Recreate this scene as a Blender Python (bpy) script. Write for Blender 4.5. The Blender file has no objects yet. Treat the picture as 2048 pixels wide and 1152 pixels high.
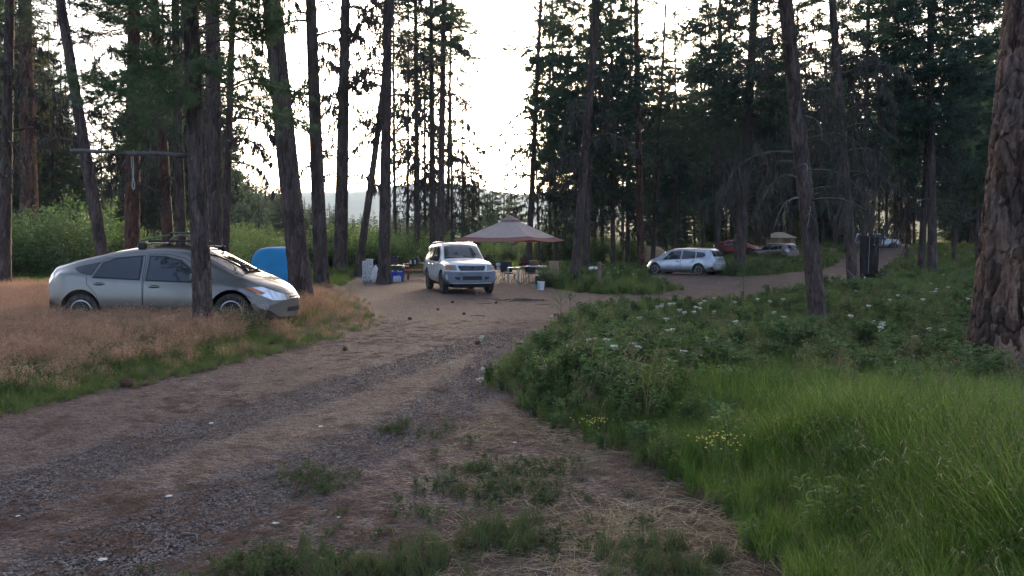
import bpy, math, random
import numpy as np
from mathutils import Vector, Matrix
from mathutils.bvhtree import BVHTree
scene = bpy.context.scene
COL = scene.collection
R = random.Random(7)
NR = np.random.RandomState(11)

# ------------------------------------------------------------------ camera
F = 1547.0; CAMZ = 1.62; PITCH = math.atan((576 - 492) / F)
cam_d = bpy.data.cameras.new('camera'); cam = bpy.data.objects.new('camera', cam_d); COL.objects.link(cam)
cam.location = (0, 0, CAMZ); cam.rotation_euler = (math.pi / 2 - PITCH, 0, 0)
cam_d.sensor_width = 36; cam_d.lens = 36 * F / 2048; cam_d.clip_start = 0.05; cam_d.clip_end = 20000
scene.camera = cam
# ------------------------------------------------------------------ dusk sky and sun
SUN_EL = math.radians(13.0); SUN_AZ = math.radians(3.0)      # azimuth right of the view direction
w = bpy.data.worlds.new('World'); scene.world = w; w.use_nodes = True
nt = w.node_tree; bg = nt.nodes['Background']
sky = nt.nodes.new('ShaderNodeTexSky'); sky.sky_type = 'NISHITA'; sky.sun_disc = False
sky.sun_elevation = SUN_EL; sky.sun_rotation = SUN_AZ; sky.dust_density = 3.5; sky.air_density = .5; sky.ozone_density = .1
nt.links.new(sky.outputs[0], bg.inputs[0]); bg.inputs[1].default_value = 0.12
sd = bpy.data.lights.new('sun', 'SUN'); sun = bpy.data.objects.new('sun', sd); COL.objects.link(sun)
sd.energy = 0.5; sd.angle = math.radians(10); sd.color = (1.0, 0.78, 0.6)
sun.rotation_euler = Vector((-math.sin(SUN_AZ) * math.cos(SUN_EL), -math.cos(SUN_AZ) * math.cos(SUN_EL), -math.sin(SUN_EL))).to_track_quat('-Z', 'Y').to_euler()
scene.view_settings.view_transform = 'Standard'; scene.view_settings.look = 'None'
scene.view_settings.exposure = 2.8; scene.view_settings.gamma = 1
scene.render.engine = 'CYCLES'
cy = scene.cycles
cy.max_bounces = 5; cy.diffuse_bounces = 2; cy.glossy_bounces = 3; cy.transmission_bounces = 3; cy.transparent_max_bounces = 4
cy.volume_bounces = 0; cy.use_denoising = True; cy.caustics_reflective = False; cy.caustics_refractive = False

# ------------------------------------------------------------------ terrain helpers
def ss(a, b, x):
    t = np.clip((np.asarray(x, float) - a) / (b - a), 0, 1); return t * t * (3 - 2 * t)
def vnoise(x, y, seed=0):
    x = np.asarray(x, float); y = np.asarray(y, float)
    xi = np.floor(x).astype(np.int64); yi = np.floor(y).astype(np.int64); xf = x - xi; yf = y - yi
    def h(a, b):
        n = (a * 374761393 + b * 668265263 + seed * 2147483 + 1013904223) & 0xFFFFFFFF
        n = ((n ^ (n >> 13)) * 1274126177) & 0xFFFFFFFF
        n = n ^ (n >> 16)
        return (n & 0xFFFF) / 65535.0
    u = xf * xf * (3 - 2 * xf); v = yf * yf * (3 - 2 * yf)
    return (h(xi, yi) * (1 - u) + h(xi + 1, yi) * u) * (1 - v) + (h(xi, yi + 1) * (1 - u) + h(xi + 1, yi + 1) * u) * v
def fbm(x, y, seed=0, o=4):
    s = 0; a = .5
    for i in range(o):
        s = s + a * vnoise(np.asarray(x) * 2 ** i, np.asarray(y) * 2 ** i, seed + i * 17); a *= .5
    return s
def G(x, y):
    x = np.asarray(x, float); y = np.asarray(y, float)
    z = 1.75 * ss(50, 95, y) * ss(8, 26, x) + 0.010 * np.clip(y - 95, 0, 300)
    z = z + 12 * ss(118, 270, y) * ss(15, 60, x)
    z = z + 0.20 * ss(-2.6, -5.0, x) * ss(8.5, 12.5, y) * (1 - ss(19, 26, y))
    z = z + 0.10 * (fbm(x * .25, y * .25, 5) - .5) * ss(.6, 3.5, np.hypot(x - 1.0, y))
    return z
def g(x, y): return float(G(x, y))
def ray(px, py):
    u = (px - 1024) / F; v = -(py - 576) / F; c, s = math.cos(PITCH), math.sin(PITCH)
    return u, c + v * s, -s + v * c
def at(px, py, Y):
    a, b, c = ray(px, py); t = Y / b; return Vector((a * t, Y, CAMZ + c * t))
def gp(px, py):
    a, b, c = ray(px, py); t = 1.0
    while t < 3000:
        if CAMZ + c * t <= g(a * t, b * t): break
        t *= 1.01
    return (a * t, b * t)
def inpoly(x, y, P):
    x = np.asarray(x, float); y = np.asarray(y, float); r = np.zeros(x.shape, bool); n = len(P)
    for i in range(n):
        x1, y1 = P[i]; x2, y2 = P[(i + 1) % n]
        c = ((y1 > y) != (y2 > y)) & (x < (x2 - x1) * (y - y1) / ((y2 - y1) if y2 != y1 else 1e-9) + x1)
        r ^= c
    return r
def dpoly(x, y, P, closed=True):
    x = np.asarray(x, float); y = np.asarray(y, float); d = np.full(x.shape, 1e9); n = len(P)
    for i in range(n if closed else n - 1):
        x1, y1 = P[i]; x2, y2 = P[(i + 1) % n]; dx = x2 - x1; dy = y2 - y1; L = dx * dx + dy * dy + 1e-12
        t = np.clip(((x - x1) * dx + (y - y1) * dy) / L, 0, 1)
        d = np.minimum(d, np.hypot(x - x1 - t * dx, y - y1 - t * dy))
    return d
def sdist(x, y, P):            # positive inside
    return np.where(inpoly(x, y, P), 1, -1) * dpoly(x, y, P)

ROAD = [(-7.5, -12), (-6.3, 0)] + [gp(*p) for p in [(0, 835), (250, 778), (500, 722), (650, 684), (745, 655), (760, 635), (722, 600), (698, 575), (716, 556), (760, 551),
        (850, 546), (985, 541), (1105, 541), (1118, 556), (1095, 578), (1150, 587), (1230, 593), (1320, 592), (1372, 580), (1330, 569), (1288, 556), (1284, 549), (1350, 545), (1430, 549),
        (1480, 556), (1560, 550), (1640, 541), (1688, 527), (1700, 512), (1735, 499), (1770, 491.5), (1800, 487.5)]] + \
       [(66, 116), (70, 116)] + [gp(*p) for p in [(1822, 488.5), (1800, 500), (1785, 515), (1765, 540), (1715, 572), (1600, 586), (1500, 594), (1400, 600), (1330, 604), (1280, 603),
        (1215, 610), (1160, 630), (1110, 655), (1050, 690), (1000, 735), (975, 770), (1000, 810), (1060, 850), (1160, 890), (1290, 960), (1370, 1020), (1430, 1090), (1480, 1152)]] + [(1.05, 0), (0.9, -12)]
TRACKS = [[gp(*p) for p in q] for q in ([(-350, 1120), (0, 1010), (200, 925), (500, 832), (800, 735), (1000, 672), (1130, 628), (1240, 604), (1320, 598)],
          [(100, 1180), (300, 1080), (500, 985), (800, 868), (940, 780), (1020, 700), (1110, 640)],
          [(1300, 598), (1450, 575), (1600, 560), (1710, 540), (1760, 515), (1790, 495)])]
SHOULDER = [(1.05, 0)] + [gp(*p) for p in [(700, 1152), (760, 1060), (850, 960), (960, 860), (1010, 800), (985, 770), (1010, 740), (1060, 790), (1160, 850), (1290, 940), (1400, 1040), (1470, 1152)]] + [(1.2, 0)]

# ------------------------------------------------------------------ mesh helpers
def mk(name, V, faces, mats, smooth=False, parent=None, link=True, attrs=None, uv=None):
    """faces: list of (int array n x k, material index)"""
    me = bpy.data.meshes.new(name); V = np.asarray(V, np.float32).reshape(-1, 3)
    me.vertices.add(len(V)); me.vertices.foreach_set('co', V.ravel())
    li = []; st = []; mi = []; s = 0
    for f, m in faces:
        f = np.asarray(f, np.int32)
        if len(f) == 0: continue
        li.append(f.ravel()); n, k = f.shape; st.append(s + np.arange(n) * k); s += n * k; mi.append(np.full(n, m))
    if li:
        li = np.concatenate(li); st = np.concatenate(st).astype(np.int32); mi = np.concatenate(mi).astype(np.int32)
        me.loops.add(len(li)); me.loops.foreach_set('vertex_index', li)
        me.polygons.add(len(st)); me.polygons.foreach_set('loop_start', st); me.polygons.foreach_set('material_index', mi)
        me.polygons.foreach_set('use_smooth', np.full(len(st), smooth))
    for a, (typ, dat) in (attrs or {}).items():
        at_ = me.attributes.new(a, typ, 'POINT')
        at_.data.foreach_set({'FLOAT_COLOR': 'color', 'FLOAT_VECTOR': 'vector'}.get(typ, 'value'), np.asarray(dat).ravel())
    me.update(calc_edges=True)
    for m in (mats if isinstance(mats, (list, tuple)) else [mats]): me.materials.append(m)
    o = bpy.data.objects.new(name, me)
    if link: COL.objects.link(o)
    if parent: o.parent = parent
    return o
class MB:
    """collects shapes for one mesh"""
    def __init__(s): s.V = []; s.F = []; s.n = 0
    def add(s, V, F_, m=0):
        V = np.asarray(V, float).reshape(-1, 3); s.V.append(V)
        by = {}
        if isinstance(F_, np.ndarray): by[F_.shape[1]] = F_.tolist()
        else:
            for f in F_: by.setdefault(len(f), []).append(f)
        for k, fs in by.items(): s.F.append((np.asarray(fs, int) + s.n, m))
        s.n += len(V); return s
    def box(s, c, d, rz=0, m=0, bev=0, R3=None):
        x, y, z = [q / 2 for q in d]; b = min(bev, x * .9, y * .9, z * .9)
        if b > 0:
            V = []
            for sx in (-1, 1):
                for sy in (-1, 1):
                    for sz in (-1, 1):
                        V += [(sx * x, sy * (y - b), sz * (z - b)), (sx * (x - b), sy * y, sz * (z - b)), (sx * (x - b), sy * (y - b), sz * z)]
            import bmesh
            bm = bmesh.new(); vs = [bm.verts.new(v) for v in V]; bmesh.ops.convex_hull(bm, input=vs); bm.verts.index_update()
            Vv = [tuple(v.co) for v in bm.verts]; Fv = [[v.index for v in f.verts] for f in bm.faces]; bm.free()
        else:
            Vv = [(sx * x, sy * y, sz * z) for sx in (-1, 1) for sy in (-1, 1) for sz in (-1, 1)]
            Fv = [(0, 1, 3, 2), (4, 6, 7, 5), (0, 4, 5, 1), (2, 3, 7, 6), (0, 2, 6, 4), (1, 5, 7, 3)]
        M = (R3 if R3 is not None else Matrix.Rotation(rz, 3, 'Z'))
        Vv = np.array(Vv) @ np.array(M).T + np.array(c)
        return s.add(Vv, Fv, m)
    def tube(s, pts, r, n=8, m=0, caps=True):
        P = np.array([tuple(p) for p in pts], float); k = len(P); rr = np.broadcast_to(np.asarray(r, float), (k,))
        T = np.gradient(P, axis=0); T /= np.linalg.norm(T, axis=1)[:, None] + 1e-12
        ref = np.array([0, 0, 1.]) if abs(T[0][2]) < .9 else np.array([1., 0, 0])
        V = []; U = np.cross(T[0], ref); U /= np.linalg.norm(U)
        a = np.arange(n) * 2 * np.pi / n
        for i in range(k):
            U = U - T[i] * np.dot(U, T[i]); U /= np.linalg.norm(U) + 1e-12; W = np.cross(T[i], U)
            V.append(P[i] + rr[i] * (np.cos(a)[:, None] * U + np.sin(a)[:, None] * W))
        V = np.concatenate(V); Fc = []
        for i in range(k - 1):
            for j in range(n): Fc.append((i * n + j, i * n + (j + 1) % n, (i + 1) * n + (j + 1) % n, (i + 1) * n + j))
        s.add(V, np.array(Fc), m)
        if caps: s.F.append((np.array([list(range(n))[::-1]]) + s.n - len(V), m)); s.F.append((np.array([list(range(n))]) + s.n - n, m))
        return s
    def lathe(s, prof, c=(0, 0, 0), n=16, m=0, R3=None):
        a = np.arange(n) * 2 * np.pi / n; V = []
        for r, z in prof: V += [(r * math.cos(t), r * math.sin(t), z) for t in a]
        V = np.array(V)
        if R3 is not None: V = V @ np.array(R3).T
        V = V + np.array(c); Fc = []
        for i in range(len(prof) - 1):
            for j in range(n): Fc.append((i * n + j, i * n + (j + 1) % n, (i + 1) * n + (j + 1) % n, (i + 1) * n + j))
        s.add(V, np.array(Fc), m)
        for b, sg in ((0, -1), (len(prof) - 1, 1)):
            if prof[b][0] > 1e-4: s.F.append((np.array([(list(range(n)))[::sg]]) + s.n - len(V) + b * n, m))
        return s
    def build(s, name, mats, parent=None, smooth=False, link=True):
        return mk(name, np.concatenate(s.V), s.F, mats, smooth, parent, link)
def root(name, loc, rz=0, **k):
    o = bpy.data.objects.new(name, None); COL.objects.link(o); o.location = loc; o.rotation_euler = (0, 0, rz); o.empty_display_size = .2
    tag(o, **k); return o
def tag(o, label=None, category=None, group=None, kind=None):
    if label: o['label'] = label
    if category: o['category'] = category
    if group: o['group'] = group
    if kind: o['kind'] = kind
    return o
def cp(o, parent=None):
    c = o.copy(); COL.objects.link(c)
    if parent: c.parent = parent
    return c
def copy_tree(o, parent=None):
    c = cp(o, parent)
    for ch in list(o.children): copy_tree(ch, c)
    return c

# ------------------------------------------------------------------ materials
def mat(name, col, rough=.8, metal=0, spec=.3, coat=0, noise=None, bump=None, var=0, trans=0, attr=None, mixcol=None):
    """noise=(scale, amount) value variation; mixcol=(colour, scale, lo, hi) patches; bump=(scale, dist, stretch z)"""
    m = bpy.data.materials.new(name); m.use_nodes = True; t = m.node_tree; N = t.nodes; L = t.links; b = N['Principled BSDF']
    b.inputs['Roughness'].default_value = rough; b.inputs['Metallic'].default_value = metal; b.inputs['Specular IOR Level'].default_value = spec
    b.inputs['Coat Weight'].default_value = coat; b.inputs['Coat Roughness'].default_value = .08
    tc = N.new('ShaderNodeTexCoord')
    if attr:
        a = N.new('ShaderNodeAttribute'); a.attribute_name = attr; c = a.outputs['Color']
    else:
        rgb = N.new('ShaderNodeRGB'); rgb.outputs[0].default_value = (*col, 1); c = rgb.outputs[0]
    def mix(c, other, fac, typ='MIX'):
        x = N.new('ShaderNodeMix'); x.data_type = 'RGBA'; x.blend_type = typ
        if hasattr(fac, 'default_value') or not isinstance(fac, (int, float)): L.new(fac, x.inputs[0])
        else: x.inputs[0].default_value = fac
        L.new(c, x.inputs[6])
        if isinstance(other, tuple): x.inputs[7].default_value = (*other, 1)
        else: L.new(other, x.inputs[7])
        return x.outputs[2]
    def noisen(scale, coord='Object', detail=4):
        n = N.new('ShaderNodeTexNoise'); n.inputs['Scale'].default_value = scale; n.inputs['Detail'].default_value = detail
        L.new(tc.outputs[coord], n.inputs['Vector']); return n.outputs[0]
    if mixcol:
        for (oc, sc, lo, hi) in (mixcol if isinstance(mixcol, list) else [mixcol]):
            mr = N.new('ShaderNodeMapRange'); mr.inputs[1].default_value = lo; mr.inputs[2].default_value = hi; L.new(noisen(sc), mr.inputs[0])
            c = mix(c, oc, mr.outputs[0])
    if noise:
        mr = N.new('ShaderNodeMapRange'); mr.inputs[1].default_value = .3; mr.inputs[2].default_value = .7
        mr.inputs[3].default_value = 1 - noise[1]; mr.inputs[4].default_value = 1 + noise[1]; L.new(noisen(noise[0]), mr.inputs[0])
        c = mix(c, mr.outputs[0], 1.0, 'MULTIPLY')
    if var:
        oi = N.new('ShaderNodeObjectInfo'); mr = N.new('ShaderNodeMapRange'); mr.inputs[3].default_value = 1 - var; mr.inputs[4].default_value = 1 + var
        L.new(oi.outputs['Random'], mr.inputs[0]); c = mix(c, mr.outputs[0], 1.0, 'MULTIPLY')
    L.new(c, b.inputs['Base Color'])
    if bump:
        mp = N.new('ShaderNodeMapping'); mp.inputs['Scale'].default_value = (1, 1, bump[2] if len(bump) > 2 else 1); L.new(tc.outputs['Object'], mp.inputs[0])
        n = N.new('ShaderNodeTexNoise'); n.inputs['Scale'].default_value = bump[0]; n.inputs['Detail'].default_value = 5; L.new(mp.outputs[0], n.inputs['Vector'])
        bp = N.new('ShaderNodeBump'); bp.inputs['Distance'].default_value = bump[1]; L.new(n.outputs[0], bp.inputs['Height']); L.new(bp.outputs[0], b.inputs['Normal'])
    if trans:
        td = N.new('ShaderNodeBsdfTranslucent'); L.new(c, td.inputs[0]); ms = N.new('ShaderNodeMixShader'); ms.inputs[0].default_value = trans
        L.new(b.outputs[0], ms.inputs[1]); L.new(td.outputs[0], ms.inputs[2]); L.new(ms.outputs[0], N['Material Output'].inputs[0])
    return m
def bark_mat(name, plate, furrow, alt, sc=9.0, vary=(.65, 1.4)):
    m = bpy.data.materials.new(name); m.use_nodes = True; t = m.node_tree; N = t.nodes; L = t.links; b = N['Principled BSDF']
    b.inputs['Roughness'].default_value = .9; b.inputs['Specular IOR Level'].default_value = .15
    tc = N.new('ShaderNodeTexCoord'); mp = N.new('ShaderNodeMapping'); mp.inputs['Scale'].default_value = (1, 1, .22); L.new(tc.outputs['Object'], mp.inputs[0])
    nz = N.new('ShaderNodeTexNoise'); nz.inputs['Scale'].default_value = 5; L.new(mp.outputs[0], nz.inputs['Vector'])
    ad = N.new('ShaderNodeMix'); ad.data_type = 'RGBA'; ad.blend_type = 'ADD'; ad.inputs[0].default_value = .25; L.new(mp.outputs[0], ad.inputs[6]); L.new(nz.outputs[1], ad.inputs[7])
    vo = N.new('ShaderNodeTexVoronoi'); vo.feature = 'DISTANCE_TO_EDGE'; vo.inputs['Scale'].default_value = sc; L.new(ad.outputs[2], vo.inputs['Vector'])
    n2 = N.new('ShaderNodeTexNoise'); n2.inputs['Scale'].default_value = 26; n2.inputs['Detail'].default_value = 5; L.new(mp.outputs[0], n2.inputs['Vector'])
    n3 = N.new('ShaderNodeTexNoise'); n3.inputs['Scale'].default_value = 1.1; n3.inputs['Detail'].default_value = 3; L.new(tc.outputs['Object'], n3.inputs['Vector'])
    vc = N.new('ShaderNodeTexVoronoi'); vc.inputs['Scale'].default_value = sc; L.new(ad.outputs[2], vc.inputs['Vector'])
    def mx(f, a, bb):
        x = N.new('ShaderNodeMix'); x.data_type = 'RGBA'; L.new(f, x.inputs[0])
        for i, q in ((6, a), (7, bb)):
            if isinstance(q, tuple): x.inputs[i].default_value = (*q, 1)
            else: L.new(q, x.inputs[i])
        return x.outputs[2]
    r1 = N.new('ShaderNodeMapRange'); r1.inputs[1].default_value = .38; r1.inputs[2].default_value = .62; L.new(n3.outputs[0], r1.inputs[0])
    c = mx(r1.outputs[0], plate, alt)
    r2 = N.new('ShaderNodeMapRange'); r2.inputs[1].default_value = .35; r2.inputs[2].default_value = .7; L.new(n2.outputs[0], r2.inputs[0])
    c = mx(r2.outputs[0], c, furrow)
    sp = N.new('ShaderNodeSeparateColor'); L.new(vc.outputs['Color'], sp.inputs[0])
    mu = N.new('ShaderNodeMix'); mu.data_type = 'RGBA'; mu.blend_type = 'MULTIPLY'; mu.inputs[0].default_value = 1
    r3 = N.new('ShaderNodeMapRange'); r3.inputs[3].default_value = vary[0]; r3.inputs[4].default_value = vary[1]; L.new(sp.outputs[0], r3.inputs[0])
    L.new(c, mu.inputs[6]); L.new(r3.outputs[0], mu.inputs[7]); L.new(mu.outputs[2], b.inputs['Base Color'])
    r4 = N.new('ShaderNodeMapRange'); r4.inputs[2].default_value = .22; L.new(vo.outputs[0], r4.inputs[0])
    b1 = N.new('ShaderNodeBump'); b1.inputs['Distance'].default_value = .03; L.new(r4.outputs[0], b1.inputs['Height'])
    b2 = N.new('ShaderNodeBump'); b2.inputs['Distance'].default_value = .012; L.new(n2.outputs[0], b2.inputs['Height']); L.new(b1.outputs[0], b2.inputs['Normal'])
    L.new(b2.outputs[0], b.inputs['Normal'])
    return m
M = {}
M['bark'] = bark_mat('pine_bark', (.125, .085, .07), (.06, .046, .042), (.10, .078, .07))
M['bark_red'] = bark_mat('red_bark', (.17, .085, .055), (.06, .036, .03), (.12, .066, .048))
M['bark_big'] = bark_mat('plated_bark', (.20, .115, .078), (.055, .038, .033), (.12, .09, .078), 8, (.4, 1.75))
M['deadwood'] = mat('dead_wood', (.085, .07, .06), .9, noise=(8, .4))
M['greywood'] = mat('bare_grey_wood', (.20, .18, .16), .9, noise=(8, .4))
M['lichen'] = mat('lichen', (.062, .054, .042), .95, var=.3)
M['needle'] = mat('pine_needle', (.082, .125, .068), .75, spec=.25, var=.25, trans=.4, noise=(1.5, .3))
M['needle_dark'] = mat('dark_needle', (.055, .09, .056), .75, spec=.25, var=.2, trans=.35, noise=(1.5, .3))
M['needle_olive'] = mat('olive_needle', (.12, .125, .055), .75, spec=.25, var=.15, trans=.4, noise=(1.5, .35))
M['needle_near'] = mat('fresh_needle', (.085, .14, .07), .7, spec=.25, var=.2, trans=.45)
M['willow'] = mat('willow_leaf', (.12, .19, .055), .6, spec=.3, var=.22, trans=.4, noise=(2.5, .3))
M['willow_dark'] = mat('dark_willow_leaf', (.085, .14, .048), .6, spec=.3, var=.2, trans=.35, noise=(2.5, .3))  # deeper leaf green, worn by some whole bushes
M['twig'] = mat('twig', (.09, .07, .05), .9)
# ------------------------------------------------------------------ ground sheet and gravel road
ang = np.concatenate([np.linspace(-180, -62, 50)[:-1], np.linspace(-62, -40, 45)[:-1], np.linspace(-40, 40, 270)[:-1], np.linspace(40, 62, 45)[:-1], np.linspace(62, 180, 50)]) * math.pi / 180
rad = np.concatenate([[0.02], np.exp(np.linspace(math.log(.8), math.log(140), 235))[:-1], np.exp(np.linspace(math.log(140), math.log(2900), 56))])
A, RR = np.meshgrid(ang, rad); gx = RR * np.sin(A); gy = RR * np.cos(A); na = len(ang); nr = len(rad)
def relief(x, y):
    r = np.hypot(x, y); k = np.clip(1 - r / 60, 0, 1)
    return k * (.022 * (fbm(x * 1.3, y * 1.3, 31) - .5) + .014 * (fbm(x * 9, y * 9, 37, 3) - .5))
def rut(x, y):
    d = np.minimum(dpoly(x, y, TRACKS[0], False), np.minimum(dpoly(x, y, TRACKS[1], False), dpoly(x, y, TRACKS[2], False)))
    return d
gz = G(gx, gy) + relief(gx, gy)
sdr = sdist(gx, gy, ROAD) + .5 * (fbm(gx * 1.7, gy * 1.7, 3) - .5) * np.clip(RR / 8, .4, 2)
rt = rut(gx, gy); gz = gz - .03 * np.exp(-(rt / .3) ** 2) * (sdr > 0)
def lerp(a, b, t): return a + (b - a) * t[..., None]
n1 = fbm(gx * .9, gy * .9, 51); n2 = fbm(gx * 3.5, gy * 3.5, 61); n3 = fbm(gx * .22, gy * .22, 71); nf = vnoise(gx * 22, gy * 22, 77)
soil = np.array([.062, .052, .030]); moss = np.array([.050, .066, .024]); needle_red = np.array([.132, .086, .070]); grav = np.array([.118, .092, .086]); straw = np.array([.15, .115, .075]); pink = np.array([.16, .10, .07])
c = lerp(soil * np.ones(gx.shape + (3,)), moss, ss(.35, .6, n1))
c = lerp(c, pink * .9, ss(-2.0, -3.2, gx) * (1 - ss(19, 28, gy)) * ss(.2, .5, n2 + .15))
far = ss(90, 140, RR); c = lerp(c, np.array([.115, .11, .05]), far)
rc = lerp(needle_red * np.ones(gx.shape + (3,)), grav, .40 + .42 * ss(.3, .7, n1 * .5 + n2 * .5))
rc = lerp(rc, grav, np.clip(1.1 * np.exp(-(rt / (.38 + .3 * n1)) ** 2), 0, 1) * ss(.35, .65, n2 + .1) * .5)
rc = lerp(rc, grav * .95, (1 - ss(4.2, 6.5, RR)) * ss(.3, .55, n1) * .8)
rc = lerp(rc, needle_red * np.array([1.05, .97, .93]), ss(13, 22, RR) * .35)
shd = sdist(gx, gy, SHOULDER) + .6 * (n1 - .5)
rc = lerp(rc, straw * .75, ss(-.1, .5, shd) * ss(.3, .6, n2) * .75)
edge = ss(-.15, .35, sdr)
c = lerp(c, needle_red * .8, ss(-1.0, -.1, sdr) * .7)
c *= (.75 + .5 * n2)[..., None] * (.85 + .3 * nf)[..., None]
rc *= .76 * (.82 + .36 * n2)[..., None] * (.8 + .4 * nf)[..., None]
rc = lerp(c, rc, ss(-.12, .25, sdr + .3 * (n2 - .5)))
def gmat(name, sc):
    m = mat(name, (1, 1, 1), .92, spec=.2, attr='col'); t = m.node_tree; N = t.nodes; L = t.links; b = N['Principled BSDF']
    ge = N.new('ShaderNodeNewGeometry'); vo = N.new('ShaderNodeTexVoronoi'); vo.inputs['Scale'].default_value = sc; L.new(ge.outputs['Position'], vo.inputs['Vector'])
    sp = N.new('ShaderNodeSeparateColor'); L.new(vo.outputs['Color'], sp.inputs[0]); mr = N.new('ShaderNodeMapRange'); mr.inputs[3].default_value = .55; mr.inputs[4].default_value = 1.5; L.new(sp.outputs[0], mr.inputs[0])
    old = b.inputs['Base Color'].links[0].from_socket; mu = N.new('ShaderNodeMix'); mu.data_type = 'RGBA'; mu.blend_type = 'MULTIPLY'; mu.inputs[0].default_value = 1
    L.new(old, mu.inputs[6]); L.new(mr.outputs[0], mu.inputs[7]); L.new(mu.outputs[2], b.inputs['Base Color'])
    no = N.new('ShaderNodeTexNoise'); no.inputs['Scale'].default_value = 11; no.inputs['Detail'].default_value = 6; L.new(ge.outputs['Position'], no.inputs['Vector'])
    b1 = N.new('ShaderNodeBump'); b1.inputs['Distance'].default_value = .02; L.new(vo.outputs['Distance'], b1.inputs['Height']); b1.invert = True
    b2 = N.new('ShaderNodeBump'); b2.inputs['Distance'].default_value = .05; L.new(no.outputs[0], b2.inputs['Height']); L.new(b1.outputs[0], b2.inputs['Normal']); L.new(b2.outputs[0], b.inputs['Normal'])
    return m
idx = np.arange(na * nr).reshape(nr, na)
q = np.stack([idx[:-1, :-1], idx[:-1, 1:], idx[1:, 1:], idx[1:, :-1]], -1)
def one(a): return np.concatenate([a.reshape(-1, 3), np.ones((a.size // 3, 1))], 1)
V = np.stack([gx, gy, gz], -1).reshape(-1, 3)
go = mk('ground', V, [(q.reshape(-1, 4)[:, ::-1], 0)], gmat('forest_floor', 30), True, attrs={'col': ('FLOAT_COLOR', one(c))}); tag(go, kind='structure')
keep = (sdr[:-1, :-1] > -.3) & (RR[:-1, :-1] < 130) & (RR[:-1, :-1] > .5)
qf = q[keep].reshape(-1, 4)[:, ::-1]; used, inv = np.unique(qf, return_inverse=True)
Vr = V[used].copy(); Vr[:, 2] += .006
ro = mk('gravel_road', Vr, [(inv.reshape(-1, 4), 0)], gmat('gravel_and_needles', 42), True, attrs={'col': ('FLOAT_COLOR', one(rc)[used])}); tag(ro, kind='structure')
def GS(x, y): return G(x, y) + relief(x, y)

# ------------------------------------------------------------------ far hills
hx = np.linspace(-2400, 2800, 240); prof = []
def hill(name, Y, hfun, col, depth=500):
    V = []; rows = 14
    for k in range(rows):
        t = k / (rows - 1)
        V.append(np.stack([hx, np.full_like(hx, Y - depth * (1 - t)), hfun(hx) * (t ** 1.2) * (1 - .25 * (1 - t) * fbm(hx / 90, hx * 0 + k * 1.3, 9)) + 2.5], -1))
    V.append(np.stack([hx, np.full_like(hx, Y + 700), hx * 0], -1)); rows += 1
    V = np.concatenate(V); n = len(hx); i = np.arange(rows * n).reshape(rows, n)
    q = np.stack([i[:-1, :-1], i[:-1, 1:], i[1:, 1:], i[1:, :-1]], -1).reshape(-1, 4)
    return tag(mk(name, V, [(q, 0)], mat(name + '_slope', col, .95, noise=(.01, .35), mixcol=((.09, .11, .05), .004, .45, .6)), True), kind='structure')
def hf(x):      # ridge silhouette by bearing (pixels of the photograph converted to metres)
    px = np.array([-9000, -200, 300, 560, 620, 700, 780, 840, 900, 960, 1040, 1150, 1300, 1500, 1720, 2100, 9000]); py = np.array([440, 420, 400, 392, 386, 388, 378, 371, 372, 380, 392, 385, 372, 366, 352, 360, 420])
    return (492 - np.interp(x / 1350 * F + 1024, px, py)) / F * 1350 * (1 + .05 * (fbm(x / 70, x * 0, 4) - .5)) + 1.6
hill('hills', 1350, hf, (.05, .075, .04))

# ------------------------------------------------------------------ evening haze
hm = bpy.data.materials.new('evening_haze'); hm.use_nodes = True; hn = hm.node_tree; hn.nodes.clear(); ho = hn.nodes.new('ShaderNodeOutputMaterial'); hv = hn.nodes.new('ShaderNodeVolumePrincipled')
hv.inputs['Color'].default_value = (.58, .76, 1.0, 1); hv.inputs['Density'].default_value = .00019; hv.inputs['Anisotropy'].default_value = .3; hn.links.new(hv.outputs[0], ho.inputs['Volume'])
b = MB(); b.box((0, 0, 140), (6000, 6000, 290)); tag(b.build('haze', [hm]), 'thin blue evening haze over the valley', None, None, 'stuff')
# ------------------------------------------------------------------ vegetation building blocks
def nrm(a): return a / (np.linalg.norm(a, axis=-1, keepdims=True) + 1e-9)
def sticks(A_, B_, r0, r1):
    """three-sided prisms"""
    A_ = np.asarray(A_, float); B_ = np.asarray(B_, float); n = len(A_); D = nrm(B_ - A_)
    ref = np.where(np.abs(D[:, 2:3]) < .9, [[0, 0, 1.]], [[1., 0, 0]]); U = nrm(np.cross(D, ref)); W = np.cross(D, U)
    V = np.zeros((n, 6, 3)); r0 = np.broadcast_to(r0, (n,))[:, None]; r1 = np.broadcast_to(r1, (n,))[:, None]
    for j in range(3):
        a = j * 2.0944; o = math.cos(a) * U + math.sin(a) * W
        V[:, j] = A_ + o * r0; V[:, 3 + j] = B_ + o * r1
    f = np.array([(0, 1, 4, 3), (1, 2, 5, 4), (2, 0, 3, 5)]); Fq = (np.arange(n) * 6)[:, None, None] + f
    return V.reshape(-1, 3), Fq.reshape(-1, 4)
def needles(P, D, k, ln, wd, spread, rs):
    n = len(P); P = np.repeat(P, k, 0); D = np.repeat(D, k, 0)
    d = nrm(D + spread * rs.normal(size=(n * k, 3))); P = P - D * rs.rand(n * k, 1) * ln * .5
    s = nrm(np.cross(d, rs.normal(size=(n * k, 3)))) * wd * .5; l = ln * (.7 + .5 * rs.rand(n * k, 1)); g_ = np.zeros_like(d); g_[:, 2] = -.12 * l[:, 0]
    V = np.stack([P - s, P + s, P + d * l + g_], 1).reshape(-1, 3)
    return V, np.arange(n * k * 3).reshape(-1, 3)
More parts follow.
